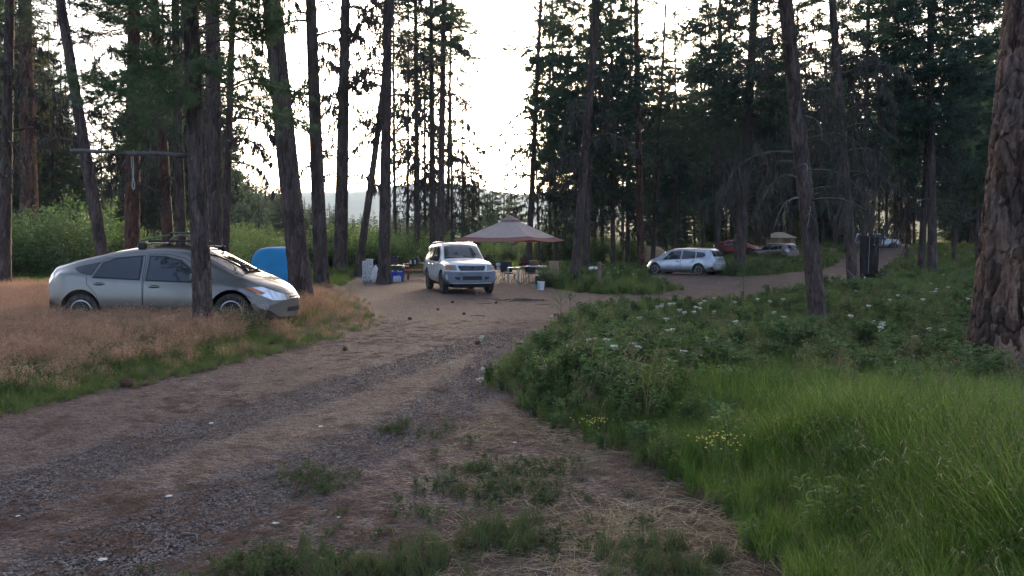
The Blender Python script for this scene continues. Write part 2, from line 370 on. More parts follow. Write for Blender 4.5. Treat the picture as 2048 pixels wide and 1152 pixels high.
def bough(L, seed, dens=1.0, nl=.21, nw=.022, k=18, droop=.28):
    rs = np.random.RandomState(seed); ns = 9; t = np.linspace(0, 1, ns)
    P = np.stack([t * L, .12 * L * np.sin(t * 3 + rs.rand() * 6) * t, L * (.06 * t - droop * t ** 2 + .14 * t ** 5)], -1) + rs.normal(size=(ns, 3)) * .02 * L * t[:, None]
    SA, SB, r0, r1 = [P[:-1]], [P[1:]], [.022 * L / 3 * 1.4 * (1 - t[:-1] * .8)], [.022 * L / 3 * 1.4 * (1 - t[1:] * .8)]
    TP, TD = [], []
    m = int(16 * L / 3 * dens)
    for i in range(m):
        s = .22 + .78 * (i + rs.rand()) / m; j = min(int(s * (ns - 1)), ns - 2); fr = s * (ns - 1) - j; p = P[j] * (1 - fr) + P[j + 1] * fr; d0 = nrm(P[j + 1] - P[j])
        side = np.array([-d0[1], d0[0], 0]) * (1 if i % 2 else -1); l = L * .36 * (1.05 - s * .75) * (.6 + .6 * rs.rand())
        d = nrm(d0 * .75 + side * (.5 + .5 * rs.rand()) + np.array([0, 0, rs.normal() * .25 - .1])); q_ = [p]
        for e in range(3):
            d = nrm(d + rs.normal(size=3) * .14 + np.array([0, 0, .10])); q_.append(q_[-1] + d * l / 3)
        q_ = np.array(q_); SA.append(q_[:-1]); SB.append(q_[1:]); r0.append(np.array([.008, .006, .005])); r1.append(np.array([.006, .005, .003]))
        for e in (1, 2, 3):
            if e == 1 and rs.rand() < .5: continue
            TP.append(q_[e]); TD.append(nrm(q_[e] - q_[e - 1]))
            if rs.rand() < .8:
                sd = nrm(np.cross(TD[-1], [0, 0, 1.]) * (1 if rs.rand() < .5 else -1) + TD[-1] * .7 + [0, 0, .25]); tl = q_[e] + sd * .22 * L / 3
                SA.append(q_[e][None]); SB.append(tl[None]); r0.append(np.array([.004])); r1.append(np.array([.003])); TP.append(tl); TD.append(sd)
    TP.append(P[-1]); TD.append(nrm(P[-1] - P[-2]))
    a, fa = sticks(np.concatenate(SA), np.concatenate(SB), np.concatenate(r0), np.concatenate(r1))
    b, fb = needles(np.array(TP), np.array(TD), k, nl, nw, .55, rs)
    return (a, fa), (b, fb)
BOUGH = [bough(3.0, 100 + i, 1.0 + .3 * (i % 2), droop=.16 + .06 * i) for i in range(5)]
BOUGH_THIN = [bough(3.0, 200 + i, .55, droop=.2 + .08 * i) for i in range(4)]
BOUGH_FAR = [bough(3.0, 300 + i, .8, .34, .048, 9, .25) for i in range(4)]
BOUGH_VF = [bough(3.0, 350 + i, .8, .45, .10, 7, .25) for i in range(3)]
BOUGH_NEAR = [bough(3.0, 400 + i, 2.4, .17, .009, 44, .24) for i in range(3)]
def rotm(az, pitch, roll=0):
    return np.array(Matrix.Rotation(az, 3, 'Z') @ Matrix.Rotation(-pitch, 3, 'Y') @ Matrix.Rotation(roll, 3, 'X'))
def crown_mesh(name, H, Lmax, n, pool, seed, shape='pine', mats=None, low=.25):
    rs = np.random.RandomState(seed); b = MB()
    for i in range(n):
        t = (i + rs.rand()) / n; z = H * t
        if shape == 'pine': L = Lmax * (low + (1 - low) * min(1, t * 3.2)) * (1 - t ** 2.2 * .9)
        elif shape == 'fir': L = Lmax * (1 - t * .93)
        else: L = Lmax * (.75 + .25 * math.sin(t * 6)) * (1 - t ** 3 * .85)
        L *= .65 + .6 * rs.rand(); az = i * 2.39996 + rs.rand() * .9; pitch = -.25 + .75 * t + rs.normal() * .13
        (a, fa), (c_, fc) = pool[rs.randint(len(pool))]; Rm = rotm(az, pitch, rs.normal() * .3) * (L / 3.0)
        b.add(a @ Rm.T + [0, 0, z], fa, 1); 
        s = np.sqrt(3.0 / max(L, .8)) if L < 2.2 else 1.0
        b.add(c_ @ Rm.T + [0, 0, z], fc, 0)
    return b.build(name, mats or [M['needle'], M['twig']], link=False).data
NM = [M['needle'], M['twig']]; ND = [M['needle_dark'], M['twig']]; NO = [M['needle_olive'], M['twig']]
CR = {
 'full': [crown_mesh('crown', 16, 3.6, 88, BOUGH, 1, 'pine', NM), crown_mesh('crown', 15, 3.9, 84, BOUGH, 2, 'pine', ND), crown_mesh('crown', 17, 3.2, 88, BOUGH, 3, 'col', NM)],
 'thin': [crown_mesh('crown', 15, 3.1, 46, BOUGH_THIN + BOUGH[:1], 4, 'pine', NM), crown_mesh('crown', 16, 2.8, 44, BOUGH_THIN, 5, 'col', ND)],
 'low': [crown_mesh('crown', 18, 3.7, 150, BOUGH_FAR, 6, 'col', ND), crown_mesh('crown', 20, 3.4, 150, BOUGH_FAR, 7, 'pine', NM, .6)],
 'fir': [crown_mesh('crown', 9, 2.3, 110, BOUGH_VF, 8, 'fir', NM), crown_mesh('crown', 12, 2.6, 120, BOUGH_VF, 9, 'fir', NO)],
 'far': [crown_mesh('crown', 14, 3.0, 115, BOUGH_VF, 12, 'fir', NM), crown_mesh('crown', 15, 3.2, 115, BOUGH_VF, 13, 'fir', NO, .5), crown_mesh('crown', 13, 2.6, 100, BOUGH_VF, 14, 'pine', NM, .7)],
 'olive': [crown_mesh('crown', 18, 3.7, 140, BOUGH_FAR, 16, 'pine', NO, .6), crown_mesh('crown', 17, 3.3, 140, BOUGH_FAR, 17, 'col', NO)],
}
def near_bough_mesh(i):
    (a, fa), (c_, fc) = BOUGH_NEAR[i]; b = MB(); b.add(a, fa, 1); b.add(c_, fc, 0); return b.build('bough', [M['needle_near'], M['twig']], link=False).data
NB = [near_bough_mesh(i) for i in range(3)]
def mid_bough_mesh(i):
    (a, fa), (c_, fc) = BOUGH[i]; b = MB(); b.add(a, fa, 1); b.add(c_, fc, 0); return b.build('bough', ND, link=False).data
MBG = [mid_bough_mesh(i) for i in range(5)]
def dead_branch(seed, L=2.4, hang=30, curl=.5, twigs=9, th=1.0):
    rs = np.random.RandomState(seed); ns = 10; t = np.linspace(0, 1, ns)
    P = np.stack([t * L * (1 - .2 * t * curl), .22 * L * np.sin(t * 2.5 + rs.rand() * 6) * t, L * (.10 * np.sin(t * 3.1) - curl * t ** 2.2)], -1) + rs.normal(size=(ns, 3)) * .02 * t[:, None]
    SA, SB, r0, r1 = [P[:-1]], [P[1:]], [.024 * th * (1.15 - t[:-1])], [.024 * th * (1.15 - t[1:])]; nodes = [P]
    for i in range(twigs):
        s = .15 + .85 * (i + rs.rand()) / twigs; j = min(int(s * (ns - 1)), ns - 2); p = P[j] + (P[j + 1] - P[j]) * rs.rand(); d = nrm(nrm(P[j + 1] - P[j]) * .6 + np.array([rs.normal() * .3, (1 if i % 2 else -1) * .8, rs.normal() * .35 - .15])); l = L * .38 * (1.1 - s) * (.5 + rs.rand()); q_ = [p]
        for e in range(4): d = nrm(d + rs.normal(size=3) * .22 + np.array([0, 0, -.16])); q_.append(q_[-1] + d * l / 4)
        q_ = np.array(q_); nodes.append(q_); SA.append(q_[:-1]); SB.append(q_[1:]); r0.append(.009 * th * np.linspace(1, .6, 4)); r1.append(.009 * th * np.linspace(.87, .5, 4))
        for e in (2, 3):
            dd = nrm(d + rs.normal(size=3) * .7); tl = q_[e] + dd * l * .35; SA.append(q_[e][None]); SB.append(tl[None]); r0.append(np.array([.005 * th])); r1.append(np.array([.003 * th])); nodes.append(tl[None])
    a, fa = sticks(np.concatenate(SA), np.concatenate(SB), np.concatenate(r0), np.concatenate(r1))
    N_ = np.concatenate(nodes); pick = N_[rs.randint(len(N_), size=hang)] + rs.normal(size=(hang, 3)) * .02
    b = MB(); b.add(a, fa, 0)
    if hang:
        V, Fc = needles(pick, np.tile([[0, 0, -1.]], (hang, 1)), 3, .30, .024 * th, .14, rs); b.add(V, Fc, 1)
    return b
DEADM = [dead_branch(500 + i, 2.4, 55, .35 + .12 * (i % 4), 11).build('branch', [M['deadwood'], M['lichen']], link=False).data for i in range(6)]
DEADF = [dead_branch(520 + i, 2.4, 90, .35 + .12 * (i % 4), 13, 2.1).build('branch', [M['deadwood'], M['lichen']], link=False).data for i in range(6)]
BAREM = [dead_branch(600 + i, 1.8, 0, .5, 5).build('branch', [M['greywood'], M['lichen']], link=False).data for i in range(3)]

def worley(u, v, du, dv, wrap, seed):
    """distance to the nearest plate edge; u wraps round the trunk"""
    rs = np.random.RandomState(seed); nu = max(4, int(round(wrap / du))); du = wrap / nu; nv = 400
    jx = rs.rand(nv, nu); jy = rs.rand(nv, nu); a = np.floor(u / du).astype(int); b = np.floor(v / dv).astype(int); f1 = np.full(u.shape, 9.); f2 = np.full(u.shape, 9.)
    for i in (-1, 0, 1):
        for j in (-1, 0, 1):
            ca = a + i; cb = b + j; X = ca + jx[cb % nv, ca % nu]; Y = cb + jy[cb % nv, ca % nu]; d = np.hypot(u / du - X, v / dv - Y)
            f2 = np.minimum(f2, np.maximum(f1, d)); f1 = np.minimum(f1, d)
    return f2 - f1
def trunk(name, mt, parent, H, r0, lean, bend=(0, 0), res=None, flare=.35, seed=0, amp=.02, rtop=None, z0=-.25, plate=(.10, .3)):
    """res=(around, up to height zfine, rows)"""
    rs = np.random.RandomState(seed); n = res[0] if res else 14; zf = res[1] if res else 0
    zs = np.concatenate([np.linspace(z0, zf, res[2])[:-1], np.linspace(zf, H, 16)]) if res else np.concatenate([[z0, 0, .12, .3, .6], np.linspace(1.0, H, 26)])
    th = np.linspace(0, 2 * np.pi, n, endpoint=False); T, Z = np.meshgrid(th, zs); rtop = rtop if rtop is not None else r0 * .32
    rr = (r0 + (rtop - r0) * np.clip(Z / H, 0, 1) ** .9) * (1 + flare * np.exp(-np.maximum(Z, 0) / .28) * (1 + .35 * np.sin(T * 4 + seed) + .2 * np.sin(T * 7 + 2 * seed)))
    if res:
        uu = T * r0; e = worley(uu + .09 * (fbm(uu * 7, Z * 4, seed) - .5), Z + .35 * (fbm(uu * 5, Z * 2, seed + 3) - .5), plate[0], plate[1], 2 * np.pi * r0, seed)
        rr = rr + amp * (ss(.02, .28, e) - .7) + amp * .5 * (fbm(uu * 30, Z * 14, seed + 5) - .5)
        e2 = worley(uu + .01 * fbm(uu * 30, Z * 9, 8), Z, plate[0] * .45, plate[1] * .35, 2 * np.pi * r0, seed + 9); rr = rr + amp * .28 * ss(0, .25, e2)
    else: rr = rr * (1 + .06 * (fbm(T * 3, Z * 1.7, seed) - .5) * 2)
    k = np.clip(Z / H, 0, 1); x = lean[0] * Z + bend[0] * np.sin(k * np.pi) + rr * np.cos(T); y = lean[1] * Z + bend[1] * np.sin(k * np.pi) + rr * np.sin(T)
    V = np.stack([x, y, Z], -1).reshape(-1, 3); i = np.arange(V.shape[0]).reshape(len(zs), n); j = np.roll(i, -1, 1)
    q_ = np.stack([i[:-1], j[:-1], j[1:], i[1:]], -1).reshape(-1, 4)
    return mk('trunk', V, [(q_, 0), (i[-1][None], 0)], mt, True, parent)

TREE_N = [0]
def tree(p1, p2, D, wpx, label, H=24, m='bark', crown='full', h0=8.0, cs=1.0, dead=(0, 0, 0), bare=0, live=(0, 0, 0), res=None, bend=0, name='pine_tree', group=None, flare=.35, lean_y=0, nearb=False, amp=.02, wtop=None, plate=(.10, .3), lsc=1.0, dsc=1.0, az=None):
    TREE_N[0] += 1; sd_ = TREE_N[0]; rr = random.Random(sd_ * 7)
    a = at(p1[0], p1[1], D); b_ = at(p2[0], p2[1], D); bx = a.x - (b_.x - a.x) / (b_.z - a.z) * (a.z - g(a.x, D)); bz = g(bx, D); lx = (b_.x - a.x) / (b_.z - a.z)
    r0 = wpx * D / F / 2 / (1 if flare > .5 else 1.03)
    t = root(name, (bx, D, bz), label=label, category='tree', group=group)
    ly = lean_y; lean = (lx, ly)
    trunk('trunk', M[m], t, H, r0, lean, (bend, 0), res, flare, sd_, amp, None if wtop is None else wtop * D / F / 2, plate=plate)
    def axis(z): k = min(1, max(0, z / H)); return Vector((lean[0] * z + bend * math.sin(k * math.pi), lean[1] * z, z))
    def rad_at(z): return r0 * (1 - .68 * z / H)
    if crown:
        me = CR[crown][sd_ % len(CR[crown])]; c_ = bpy.data.objects.new('crown', me); COL.objects.link(c_); c_.parent = t; c_.location = axis(h0)
        zs_ = (H - h0 + .6) / {'full': 16, 'thin': 15.5, 'low': 19, 'fir': 10.5, 'far': 14, 'olive': 17.5}[crown]
        c_.scale = (cs, cs, zs_); c_.rotation_euler = (0, math.atan(lx), rr.random() * 6.28)
    def put(nm, me, z, sc, azi, pit):
        o = bpy.data.objects.new(nm, me); COL.objects.link(o); o.parent = t; p = axis(z); o.location = p + Vector((math.cos(azi), math.sin(azi), 0)) * rad_at(z) * .8
        o.rotation_euler = Matrix.Rotation(azi, 3, 'Z').to_4x4().to_euler(); o.rotation_euler = (Matrix.Rotation(azi, 3, 'Z') @ Matrix.Rotation(-pit, 3, 'Y')).to_euler(); o.scale = (sc,) * 3
    for i in range(dead[2]):
        z = dead[0] + (dead[1] - dead[0]) * (i + rr.random()) / dead[2]; azi = (rr.choice([0, math.pi]) + rr.uniform(-1, 1)) if az is None else rr.choice(az) + rr.uniform(-.5, .5)
        put('branch', rr.choice(DEADF if D > 24 else DEADM), z, (.55 + .6 * rr.random()) * dsc, azi, rr.uniform(-.35, .25))
    for i in range(bare):
        z = dead[0] + (dead[1] - dead[0]) * rr.random(); put('branch', rr.choice(BAREM), z, .35 + .4 * rr.random(), rr.uniform(0, 6.28), rr.uniform(-.6, .3))
    for i in range(live[2]):
        z = live[0] + (live[1] - live[0]) * (i + rr.random()) / live[2]; azi = (rr.uniform(0, 6.28)) if az is None else rr.choice(az) + rr.uniform(-.6, .6)
        put('bough', (NB if nearb else MBG)[rr.randrange(3 if nearb else 5)], z, (.5 + .6 * rr.random()) * lsc, azi, rr.uniform(-.55, .4))
    return t

# ------------------------------------------------------------------ the trees of the campground
PI = math.pi
tree((8, 575), (20, 0), 29, 26, 'dark leaning pine at the far left edge of the photo', 22, dead=(4, 10, 8), live=(6, 11, 4), h0=9.5)
tree((61, 545), (50, 0), 42, 37, 'stout pine with reddish brown bark behind the tail of the parked silver hatchback', 26, m='bark_red', h0=14, dead=(8, 14, 7), res=(64, 15, 110), amp=.03)
tree((205, 500), (127, 0), 24, 25, 'dark pine leaning left that the level pole crosses, left of the rope', 21, dead=(4.5, 9.5, 11), h0=9.5, crown='thin', bend=-.1, res=(40, 9, 70))
tree((264, 500), (268, 0), 26, 31, 'upright pine directly behind the hanging rope loop', 24, h0=9, live=(5.5, 10, 7), dead=(3.5, 9, 6), m='bark_red', res=(48, 10, 80))
tree((336, 480), (309, 0), 31, 25, 'reddish pine just right of the hanging rope, leaning slightly left', 23, h0=10, live=(6, 11, 5), dead=(4, 9, 5), m='bark_red')
tree((362, 480), (350, 0), 28, 22, 'narrow dark pine squeezed behind the front trunk by the silver hatchback', 22, h0=8.5, dead=(4, 8.5, 5), live=(6, 9, 4))
tree((405, 600), (380, 0), 12.5, 38, 'near pine standing in front of the silver hatchback door, green boughs low on its trunk', 19, h0=6.6, flare=.22, nearb=True, live=(3.75, 5.8, 24), lsc=.58, az=(PI, PI * .85, 0, -.4, -1.2, -2.2), res=(90, 7, 260), amp=.014, plate=(.06, .17))
tree((428, 480), (425, 0), 22, 35, 'broad dark pine right behind the near trunk at the silver hatchback', 24, h0=9, dead=(3.5, 8, 7), live=(5, 8, 4), res=(56, 9, 110))
tree((451, 500), (466, 0), 28, 17, 'slender pine right of the dark group behind the silver hatchback, hung with twigs', 21, h0=11.5, crown='thin', dead=(4.5, 11.5, 15), az=(0, .3, -.3))
tree((604, 598), (551, 0), 18.6, 45, 'big pine leaning left just past the nose of the silver hatchback', 25, h0=10.5, dead=(3.6, 8, 9), res=(100, 9.5, 300), amp=.018, plate=(.08, .24), flare=.3, bend=-.12, crown='thin', dsc=.6)
tree((643, 563), (621, 0), 31, 30, 'tall straight pine, second trunk to the right of the blue tent', 25, h0=13.5, dead=(6.5, 13, 13), res=(64, 12, 130), crown='thin', dsc=.9)
tree((681, 528), (691, 0), 43, 29, 'thick pine with a green shrub round its foot, left of the pale rolls', 27, h0=17, dead=(5, 17, 24), res=(48, 15, 90), dsc=.95, crown='thin')
tree((716, 547), (770, 60), 42, 17, 'thin crooked pine leaning to the right over the two pale rolls', 23, h0=15, dead=(7, 15, 10), crown='thin', bend=.25)
tree((768, 563), (776, 0), 33, 25, 'straight pine between the pale rolls and the blue water jugs', 24, h0=12.5, dead=(5.5, 12.5, 13), res=(56, 12, 120), crown='thin')
tree((835, 525), (831, 0), 52, 14, 'pine behind the picnic table with lichen hung twigs all the way up', 24, h0=12, dead=(4.5, 17, 26), live=(7, 16, 8), crown='full', dsc=.8)
tree((866, 520), (862, 0), 48, 15, 'left trunk of the close pair behind the white off-roader roof', 25, h0=13, dead=(5, 14, 14), live=(10, 16, 6))
tree((880, 520), (888, 0), 46, 17, 'right trunk of the close pair behind the white off-roader roof', 25, h0=12, dead=(6, 14, 14), live=(9, 16, 6))
tree((894, 510), (903, 0), 52, 9, 'slim pine directly right of the close pair behind the white off-roader', 21, h0=8, dead=(4, 9, 10), crown='full', cs=.6)
tree((1057, 520), (1082, 0), 55, 14, 'tall open crowned pine behind the pointed canopy, leaning right into bright sky', 25, h0=8.5, live=(6.5, 18, 30), dead=(4, 12, 14), crown='thin', cs=1.25, lsc=1.35)
tree((1079, 515), (1068, 200), 58, 6, 'thin bare young pine just right of the canopy peak', 15, h0=8, dead=(4, 9, 10), crown='thin', cs=.4)
tree((1148, 568), (1196, 0), 31, 19, 'pine at the right edge of the camp leaning right above the grass', 22, h0=9.5, dead=(4, 9, 9), live=(6.5, 11, 7), res=(40, 10, 80), lsc=.8)
tree((1172, 517), (1186, 0), 50, 17, 'dark pine behind the leaning one at the right edge of the camp', 25, h0=7.5, live=(5, 12, 10), dead=(3, 8, 9), crown='low')
tree((1226, 515), (1222, 0), 55, 11, 'short trunked dark pine between the leaning camp pine and the long straight one', 23, h0=5.2, dead=(2.5, 6, 9), crown='low', cs=.75)
tree((1282, 528), (1272, 0), 52, 16, 'long straight reddish pine just left of the tan tent half hidden in grass', 27, h0=16.5, dead=(5, 16, 16), live=(12, 17, 6), m='bark_red', res=(40, 16, 80), dsc=.6, crown='thin')
tree((1306, 512), (1332, 0), 60, 10, 'slim pine rising through the tan tent behind the pale blue wagon nose', 24, h0=9, dead=(5, 10, 6), live=(9, 16, 8), crown='full')
tree((1352, 505), (1350, 0), 75, 8, 'thin pine above the roof of the pale blue wagon', 26, h0=6, crown='low')
tree((1435, 500), (1440, 0), 62, 13, 'dark pine rising behind the tail of the pale blue wagon', 26, h0=7, crown='low', dead=(3, 8, 8))
tree((1479, 532), (1506, 60), 46, 24, 'stout dark pine between the pale blue wagon and the red car', 26, h0=9, live=(5, 13, 12), dead=(3, 10, 26), crown='low', res=(40, 10, 60), dsc=1.1)
tree((1638, 648), (1575, 0), 16, 35, 'foreground pine on the grassy rise, leaning left, with pale bare curled branches', 20, h0=7.6, dead=(2.4, 7.5, 30), bare=6, res=(84, 7.5, 280), amp=.014, plate=(.06, .17), flare=.22, dsc=.8, bend=-.05, crown='full')
tree((1706, 568), (1664, 0), 31, 21, 'pine leaning left with a pale guy line at its foot beside the dark boards', 22, h0=9.5, dead=(4, 10, 22), bare=4, res=(44, 10, 90))
tree((1727, 540), (1737, 0), 42, 13, 'straight dark pine behind the dark upright boards', 24, h0=7, dead=(3, 8, 10), live=(6, 11, 6), crown='low')
tree((1742, 470), (1764, 200), 44, 9, 'thin pine leaning right behind the dark upright boards', 20, h0=6, crown='low', cs=.8)
tree((1842, 548), (1868, 0), 44, 15, 'left of the two dark pines on the grass at the right, leaning towards its neighbour', 24, h0=7.5, live=(5, 12, 12), dead=(3, 8, 10), crown='low')
tree((1865, 548), (1860, 0), 42, 19, 'right of the two dark pines on the grass at the right', 25, h0=8, live=(4.5, 12, 12), dead=(3, 8, 10), crown='low')
tree((2018, 745), (2088, 0), 8.9, 152, 'huge plated ponderosa trunk filling the right edge with tall grass at its foot', 26, m='bark_big', h0=12, res=(300, 5.0, 440), amp=.036, plate=(.15, .38), flare=.42, crown='full')
for i, (px, w_, D, h) in enumerate([(1790, 7, 104, 23), (1803, 7, 108, 24), (1816, 10, 100, 25), (1828, 6, 110, 22), (1773, 7, 96, 22), (1758, 5, 112, 22)]):
    tree((px, 468), (px + R.uniform(-4, 4), 200), D, w_, 'one of the slim far trunks in a row above the far bend of the gravel road', h, m='bark_red', h0=8.5, crown='low' if i % 2 else 'full', group='far pines above the road bend')
for i, (px, w_, D, h) in enumerate([(1527, 7, 88, 24), (1541, 5, 98, 23), (1553, 10, 92, 25), (1563, 7, 102, 24), (1577, 8, 90, 23), (1594, 6, 112, 24), (1463, 6, 95, 22), (1452, 4, 105, 22), (1641, 6, 115, 24), (1668, 8, 96, 24), (1515, 5, 118, 24)]):
    tree((px, 480), (px + R.uniform(-6, 6), 200), D, w_, 'one of the slender pines standing behind the tan cabin tent and the far parked cars', h, h0=6.5, crown='low' if i % 2 else 'full', dead=(3, 7, 3), group='pines behind the far cars')
# the dark wood to the right
k = 0
for i in range(400):
    px = R.uniform(1290, 2250); D = R.uniform(54, 130)
    x = (px - 1024) / F * D
    if k >= 74: break
    if float(sdist(x, D, ROAD)) > -3.5: continue
    if 1690 < px < 1840 and D < 112: continue
    if 1500 < px < 1690 and D < 88: continue
    if px < 1500 and D < 78: continue
    k += 1
    tree((px, 470), (px + R.uniform(-14, 14), 100), D, R.uniform(.3, .55) * F / D, 'one of the dark pines crowding the wood at the right of the photo', R.uniform(19, 28), h0=R.uniform(2.8, 6.5), crown=R.choice(['low', 'low', 'full', 'olive']), group='pines of the dark wood at the right', cs=R.uniform(.9, 1.25))
for i, (px, D, H, h0, cr) in enumerate([(1112, 60, 26, 7, 'low'), (1190, 70, 26, 6, 'low'), (1165, 80, 24, 3, 'olive'), (1255, 60, 24, 5, 'low'), (1100, 66, 24, 5, 'low'), (1130, 74, 20, 3, 'full'), (1205, 64, 25, 4, 'low'), (1245, 78, 22, 3.5, 'full'), (1150, 60, 17, 4, 'low'), (1300, 82, 20, 3, 'low')]):
    tree((px, 490), (px + R.uniform(-8, 8), 100), D, .36 * F / D, 'one of the dark bushy pines behind the right half of the camp canopy', H, h0=h0, crown=cr, dead=(2, h0 + 2, 6), group='bushy pines behind the canopy', cs=.75)
for i, (px, D, H, h0) in enumerate([(905, 60, 17, 2.5), (925, 64, 14, 2), (850, 62, 20, 5), (815, 66, 24, 9), (790, 58, 25, 12)]):
    tree((px, 500), (px + R.uniform(-5, 5), 100), D, .3 * F / D, 'one of the thin twiggy pines in the clump behind the white off-roader', H, h0=h0, crown='thin', cs=.7, dead=(2.5, h0 + 6, 16), live=(h0, H * .8, 5), group='twiggy pines behind the white off-roader')
k = 0
for i in range(600):
    px = R.uniform(1270, 2100); D = R.uniform(92, 150); x = gx0 = (px - 1024) / F * D
    if k >= 60: break
    if float(sdist(x, D, ROAD)) > -2.5 or (1700 < px < 1830 and D < 118): continue
    k += 1; H = R.uniform(4.5, 10)
    tree((px, 480), (px, 300), D, .16 * F / D, 'young conifer', H, h0=.7, crown='far', group='young conifers under the far pines', cs=H / 15 * 1.5)
# left background
for i, (px, D, H, h0, cr, cs_) in enumerate([(-60, 50, 25, 4, 'low', 1.1), (-15, 62, 27, 3, 'olive', 1.2), (30, 70, 26, 3, 'low', 1.1), (88, 66, 17, 2, 'olive', 1.0), (118, 74, 19, 2, 'olive', 1.1), (150, 82, 12, 1, 'olive', .9), (-130, 58, 26, 3, 'low', 1.2),
        (300, 84, 20, 3, 'low', .9), (345, 78, 22, 4, 'olive', .9), (395, 86, 24, 4, 'low', .9), (430, 80, 19, 3, 'low', .8), (-95, 44, 24, 3, 'low', 1.0), (-40, 75, 28, 4, 'low', 1.2), (10, 52, 25, 6, 'olive', 1.0), (75, 90, 27, 3, 'low', 1.2), (105, 58, 13, 1.5, 'low', .9), (322, 68, 24, 4, 'low', .8), (375, 72, 25, 3, 'olive', .8), (412, 64, 22, 4, 'low', .7), (-5, 84, 30, 3, 'olive', 1.2), (48, 60, 24, 8, 'low', .9), (95, 100, 30, 3, 'low', 1.3), (135, 92, 21, 2, 'low', 1.0), (165, 110, 17, 2, 'olive', 1.0), (285, 76, 26, 3, 'olive', .9), (315, 92, 29, 3, 'low', 1.1), (355, 60, 26, 6, 'low', .8), (385, 96, 30, 3, 'olive', 1.1), (425, 60, 25, 7, 'low', .7), (445, 98, 25, 3, 'olive', .8), (270, 100, 24, 3, 'low', 1.0)]):
    tree((px, 480), (px + R.uniform(-8, 8), 100), D, .4 * F / D, 'one of the dense green conifers behind the willows on the left', H, h0=h0, crown=cr, group='conifers behind the left willows', cs=cs_)
for i, (px, ty, D) in enumerate([(203, 200, 120), (222, 245, 130), (180, 262, 118), (240, 270, 140)]):
    tree((px, 480), (px, 200), D, .35 * F / D, 'pale pointed conifer top showing in the sky gap behind the level pole', (492 - ty) / F * D + 1.2, h0=2, crown='fir', group='conifers in the sky gap', cs=1.2)
# hazy valley side
def top_y(px): return float(np.interp(px, [430, 470, 500, 540, 580, 600, 620, 660, 700, 760, 800, 900], [345, 338, 352, 368, 378, 392, 412, 404, 432, 436, 415, 395]))
for i in range(104):
    px = 430 + (i + R.random()) * (620 - 430) / 58 if i < 58 else R.uniform(612, 900); D = R.uniform(85, 170); ty = top_y(px) + R.uniform(-3, 34) * (1 if i % 3 else .2)
    H = (492 - ty) / F * D + 1.62 - g((px - 1024) / F * D, D)
    tree((px, 480), (px, 300), D, .35 * F / D, 'one of the hazy conifers on the valley side seen between the trunks', H, h0=max(.5, H * .05), crown='far', group='hazy valley conifers', cs=max(.75, H / 15 * 1.3))
for i, (px, ty, D) in enumerate([(958, 318, 96), (985, 345, 92), (1008, 340, 100), (938, 372, 90), (1030, 385, 98), (975, 380, 84), (1120, 400, 120), (1205, 420, 130), (1100, 405, 130)]):
    tree((px, 490), (px, 300), D, .3 * F / D, 'one of the pale hazy trees in the gap behind the canopy peak', (492 - ty) / F * D + 1.2, h0=1.0, crown='fir', group='pale trees behind the canopy', cs=1.05)
# woods behind and beside the camera (seen in the car windows)
for i, (x, y, h) in enumerate([(-14.5, -2.5, 21), (7, -13, 25), (14, -2, 25), (22, 9, 24), (-30, -4, 22), (12, -24, 26)]):
    t = root('pine_tree', (x, y, g(x, y)), label='pine standing outside the photo behind or beside the viewer', category='tree', group='pines around the viewer')
    trunk('trunk', M['bark'], t, h, .28, (0, 0), seed=900 + i); c_ = bpy.data.objects.new('crown', CR['full'][i % 3]); COL.objects.link(c_); c_.parent = t; c_.location = (0, 0, 4.0); c_.rotation_euler = (0, 0, i)

# ------------------------------------------------------------------ willow thickets: each bush a thing
def bush_mesh(seed, Wd=1.5, H=3.2, n=60, leaves=75, ll=.085, lw=.022, mt='willow'):
    rs = np.random.RandomState(seed); b = MB(); SA, SB, r0, LP, LD = [], [], [], [], []
    for i in range(n):
        az = rs.rand() * 6.28; out = Wd * np.sqrt(rs.rand()); h = H * (.55 + .5 * rs.rand()) * (1 - .4 * (out / Wd) ** 2); p = np.array([math.cos(az) * .25 * out, math.sin(az) * .25 * out, 0]); tip = np.array([math.cos(az) * out, math.sin(az) * out, h]); q_ = [p]
        for e in range(1, 6): t = e / 5; q_.append(p + (tip - p) * np.array([t ** 1.3, t ** 1.3, t ** .85]) + rs.normal(size=3) * .07)
        q_ = np.array(q_); SA.append(q_[:-1]); SB.append(q_[1:]); r0.append(np.linspace(.016, .005, 5)); m = leaves; s = rs.rand(m) ** .7 * 4.999; j = s.astype(int); pp = q_[j] + (q_[j + 1] - q_[j]) * (s - j)[:, None]
        LP.append(pp + rs.normal(size=(m, 3)) * .10); LD.append(nrm(rs.normal(size=(m, 3)) + [0, 0, .5]))
    a, fa = sticks(np.concatenate(SA), np.concatenate(SB), np.concatenate(r0), np.concatenate(r0) * .7); b.add(a, fa, 1)
    P = np.concatenate(LP); D = np.concatenate(LD); k = len(P); s = nrm(np.cross(D, rs.normal(size=(k, 3)))) * lw * .5; l = ll * (.6 + .7 * rs.rand(k, 1))
    V = np.stack([P, P + D * l * .5 + s, P + D * l, P + D * l * .5 - s], 1).reshape(-1, 3); b.add(V, np.arange(4 * k).reshape(-1, 4), 0)
    lo = b.build('foliage', [M[mt], M['twig']], link=False).data
    return lo
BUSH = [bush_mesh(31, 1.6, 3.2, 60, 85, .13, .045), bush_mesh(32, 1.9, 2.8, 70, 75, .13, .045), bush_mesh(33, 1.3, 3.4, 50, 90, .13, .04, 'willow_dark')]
BUSH_S = [bush_mesh(35, .8, 1.1, 45, 60, .07, .03, 'willow_dark'), bush_mesh(36, .7, .9, 40, 60, .06, .025)]
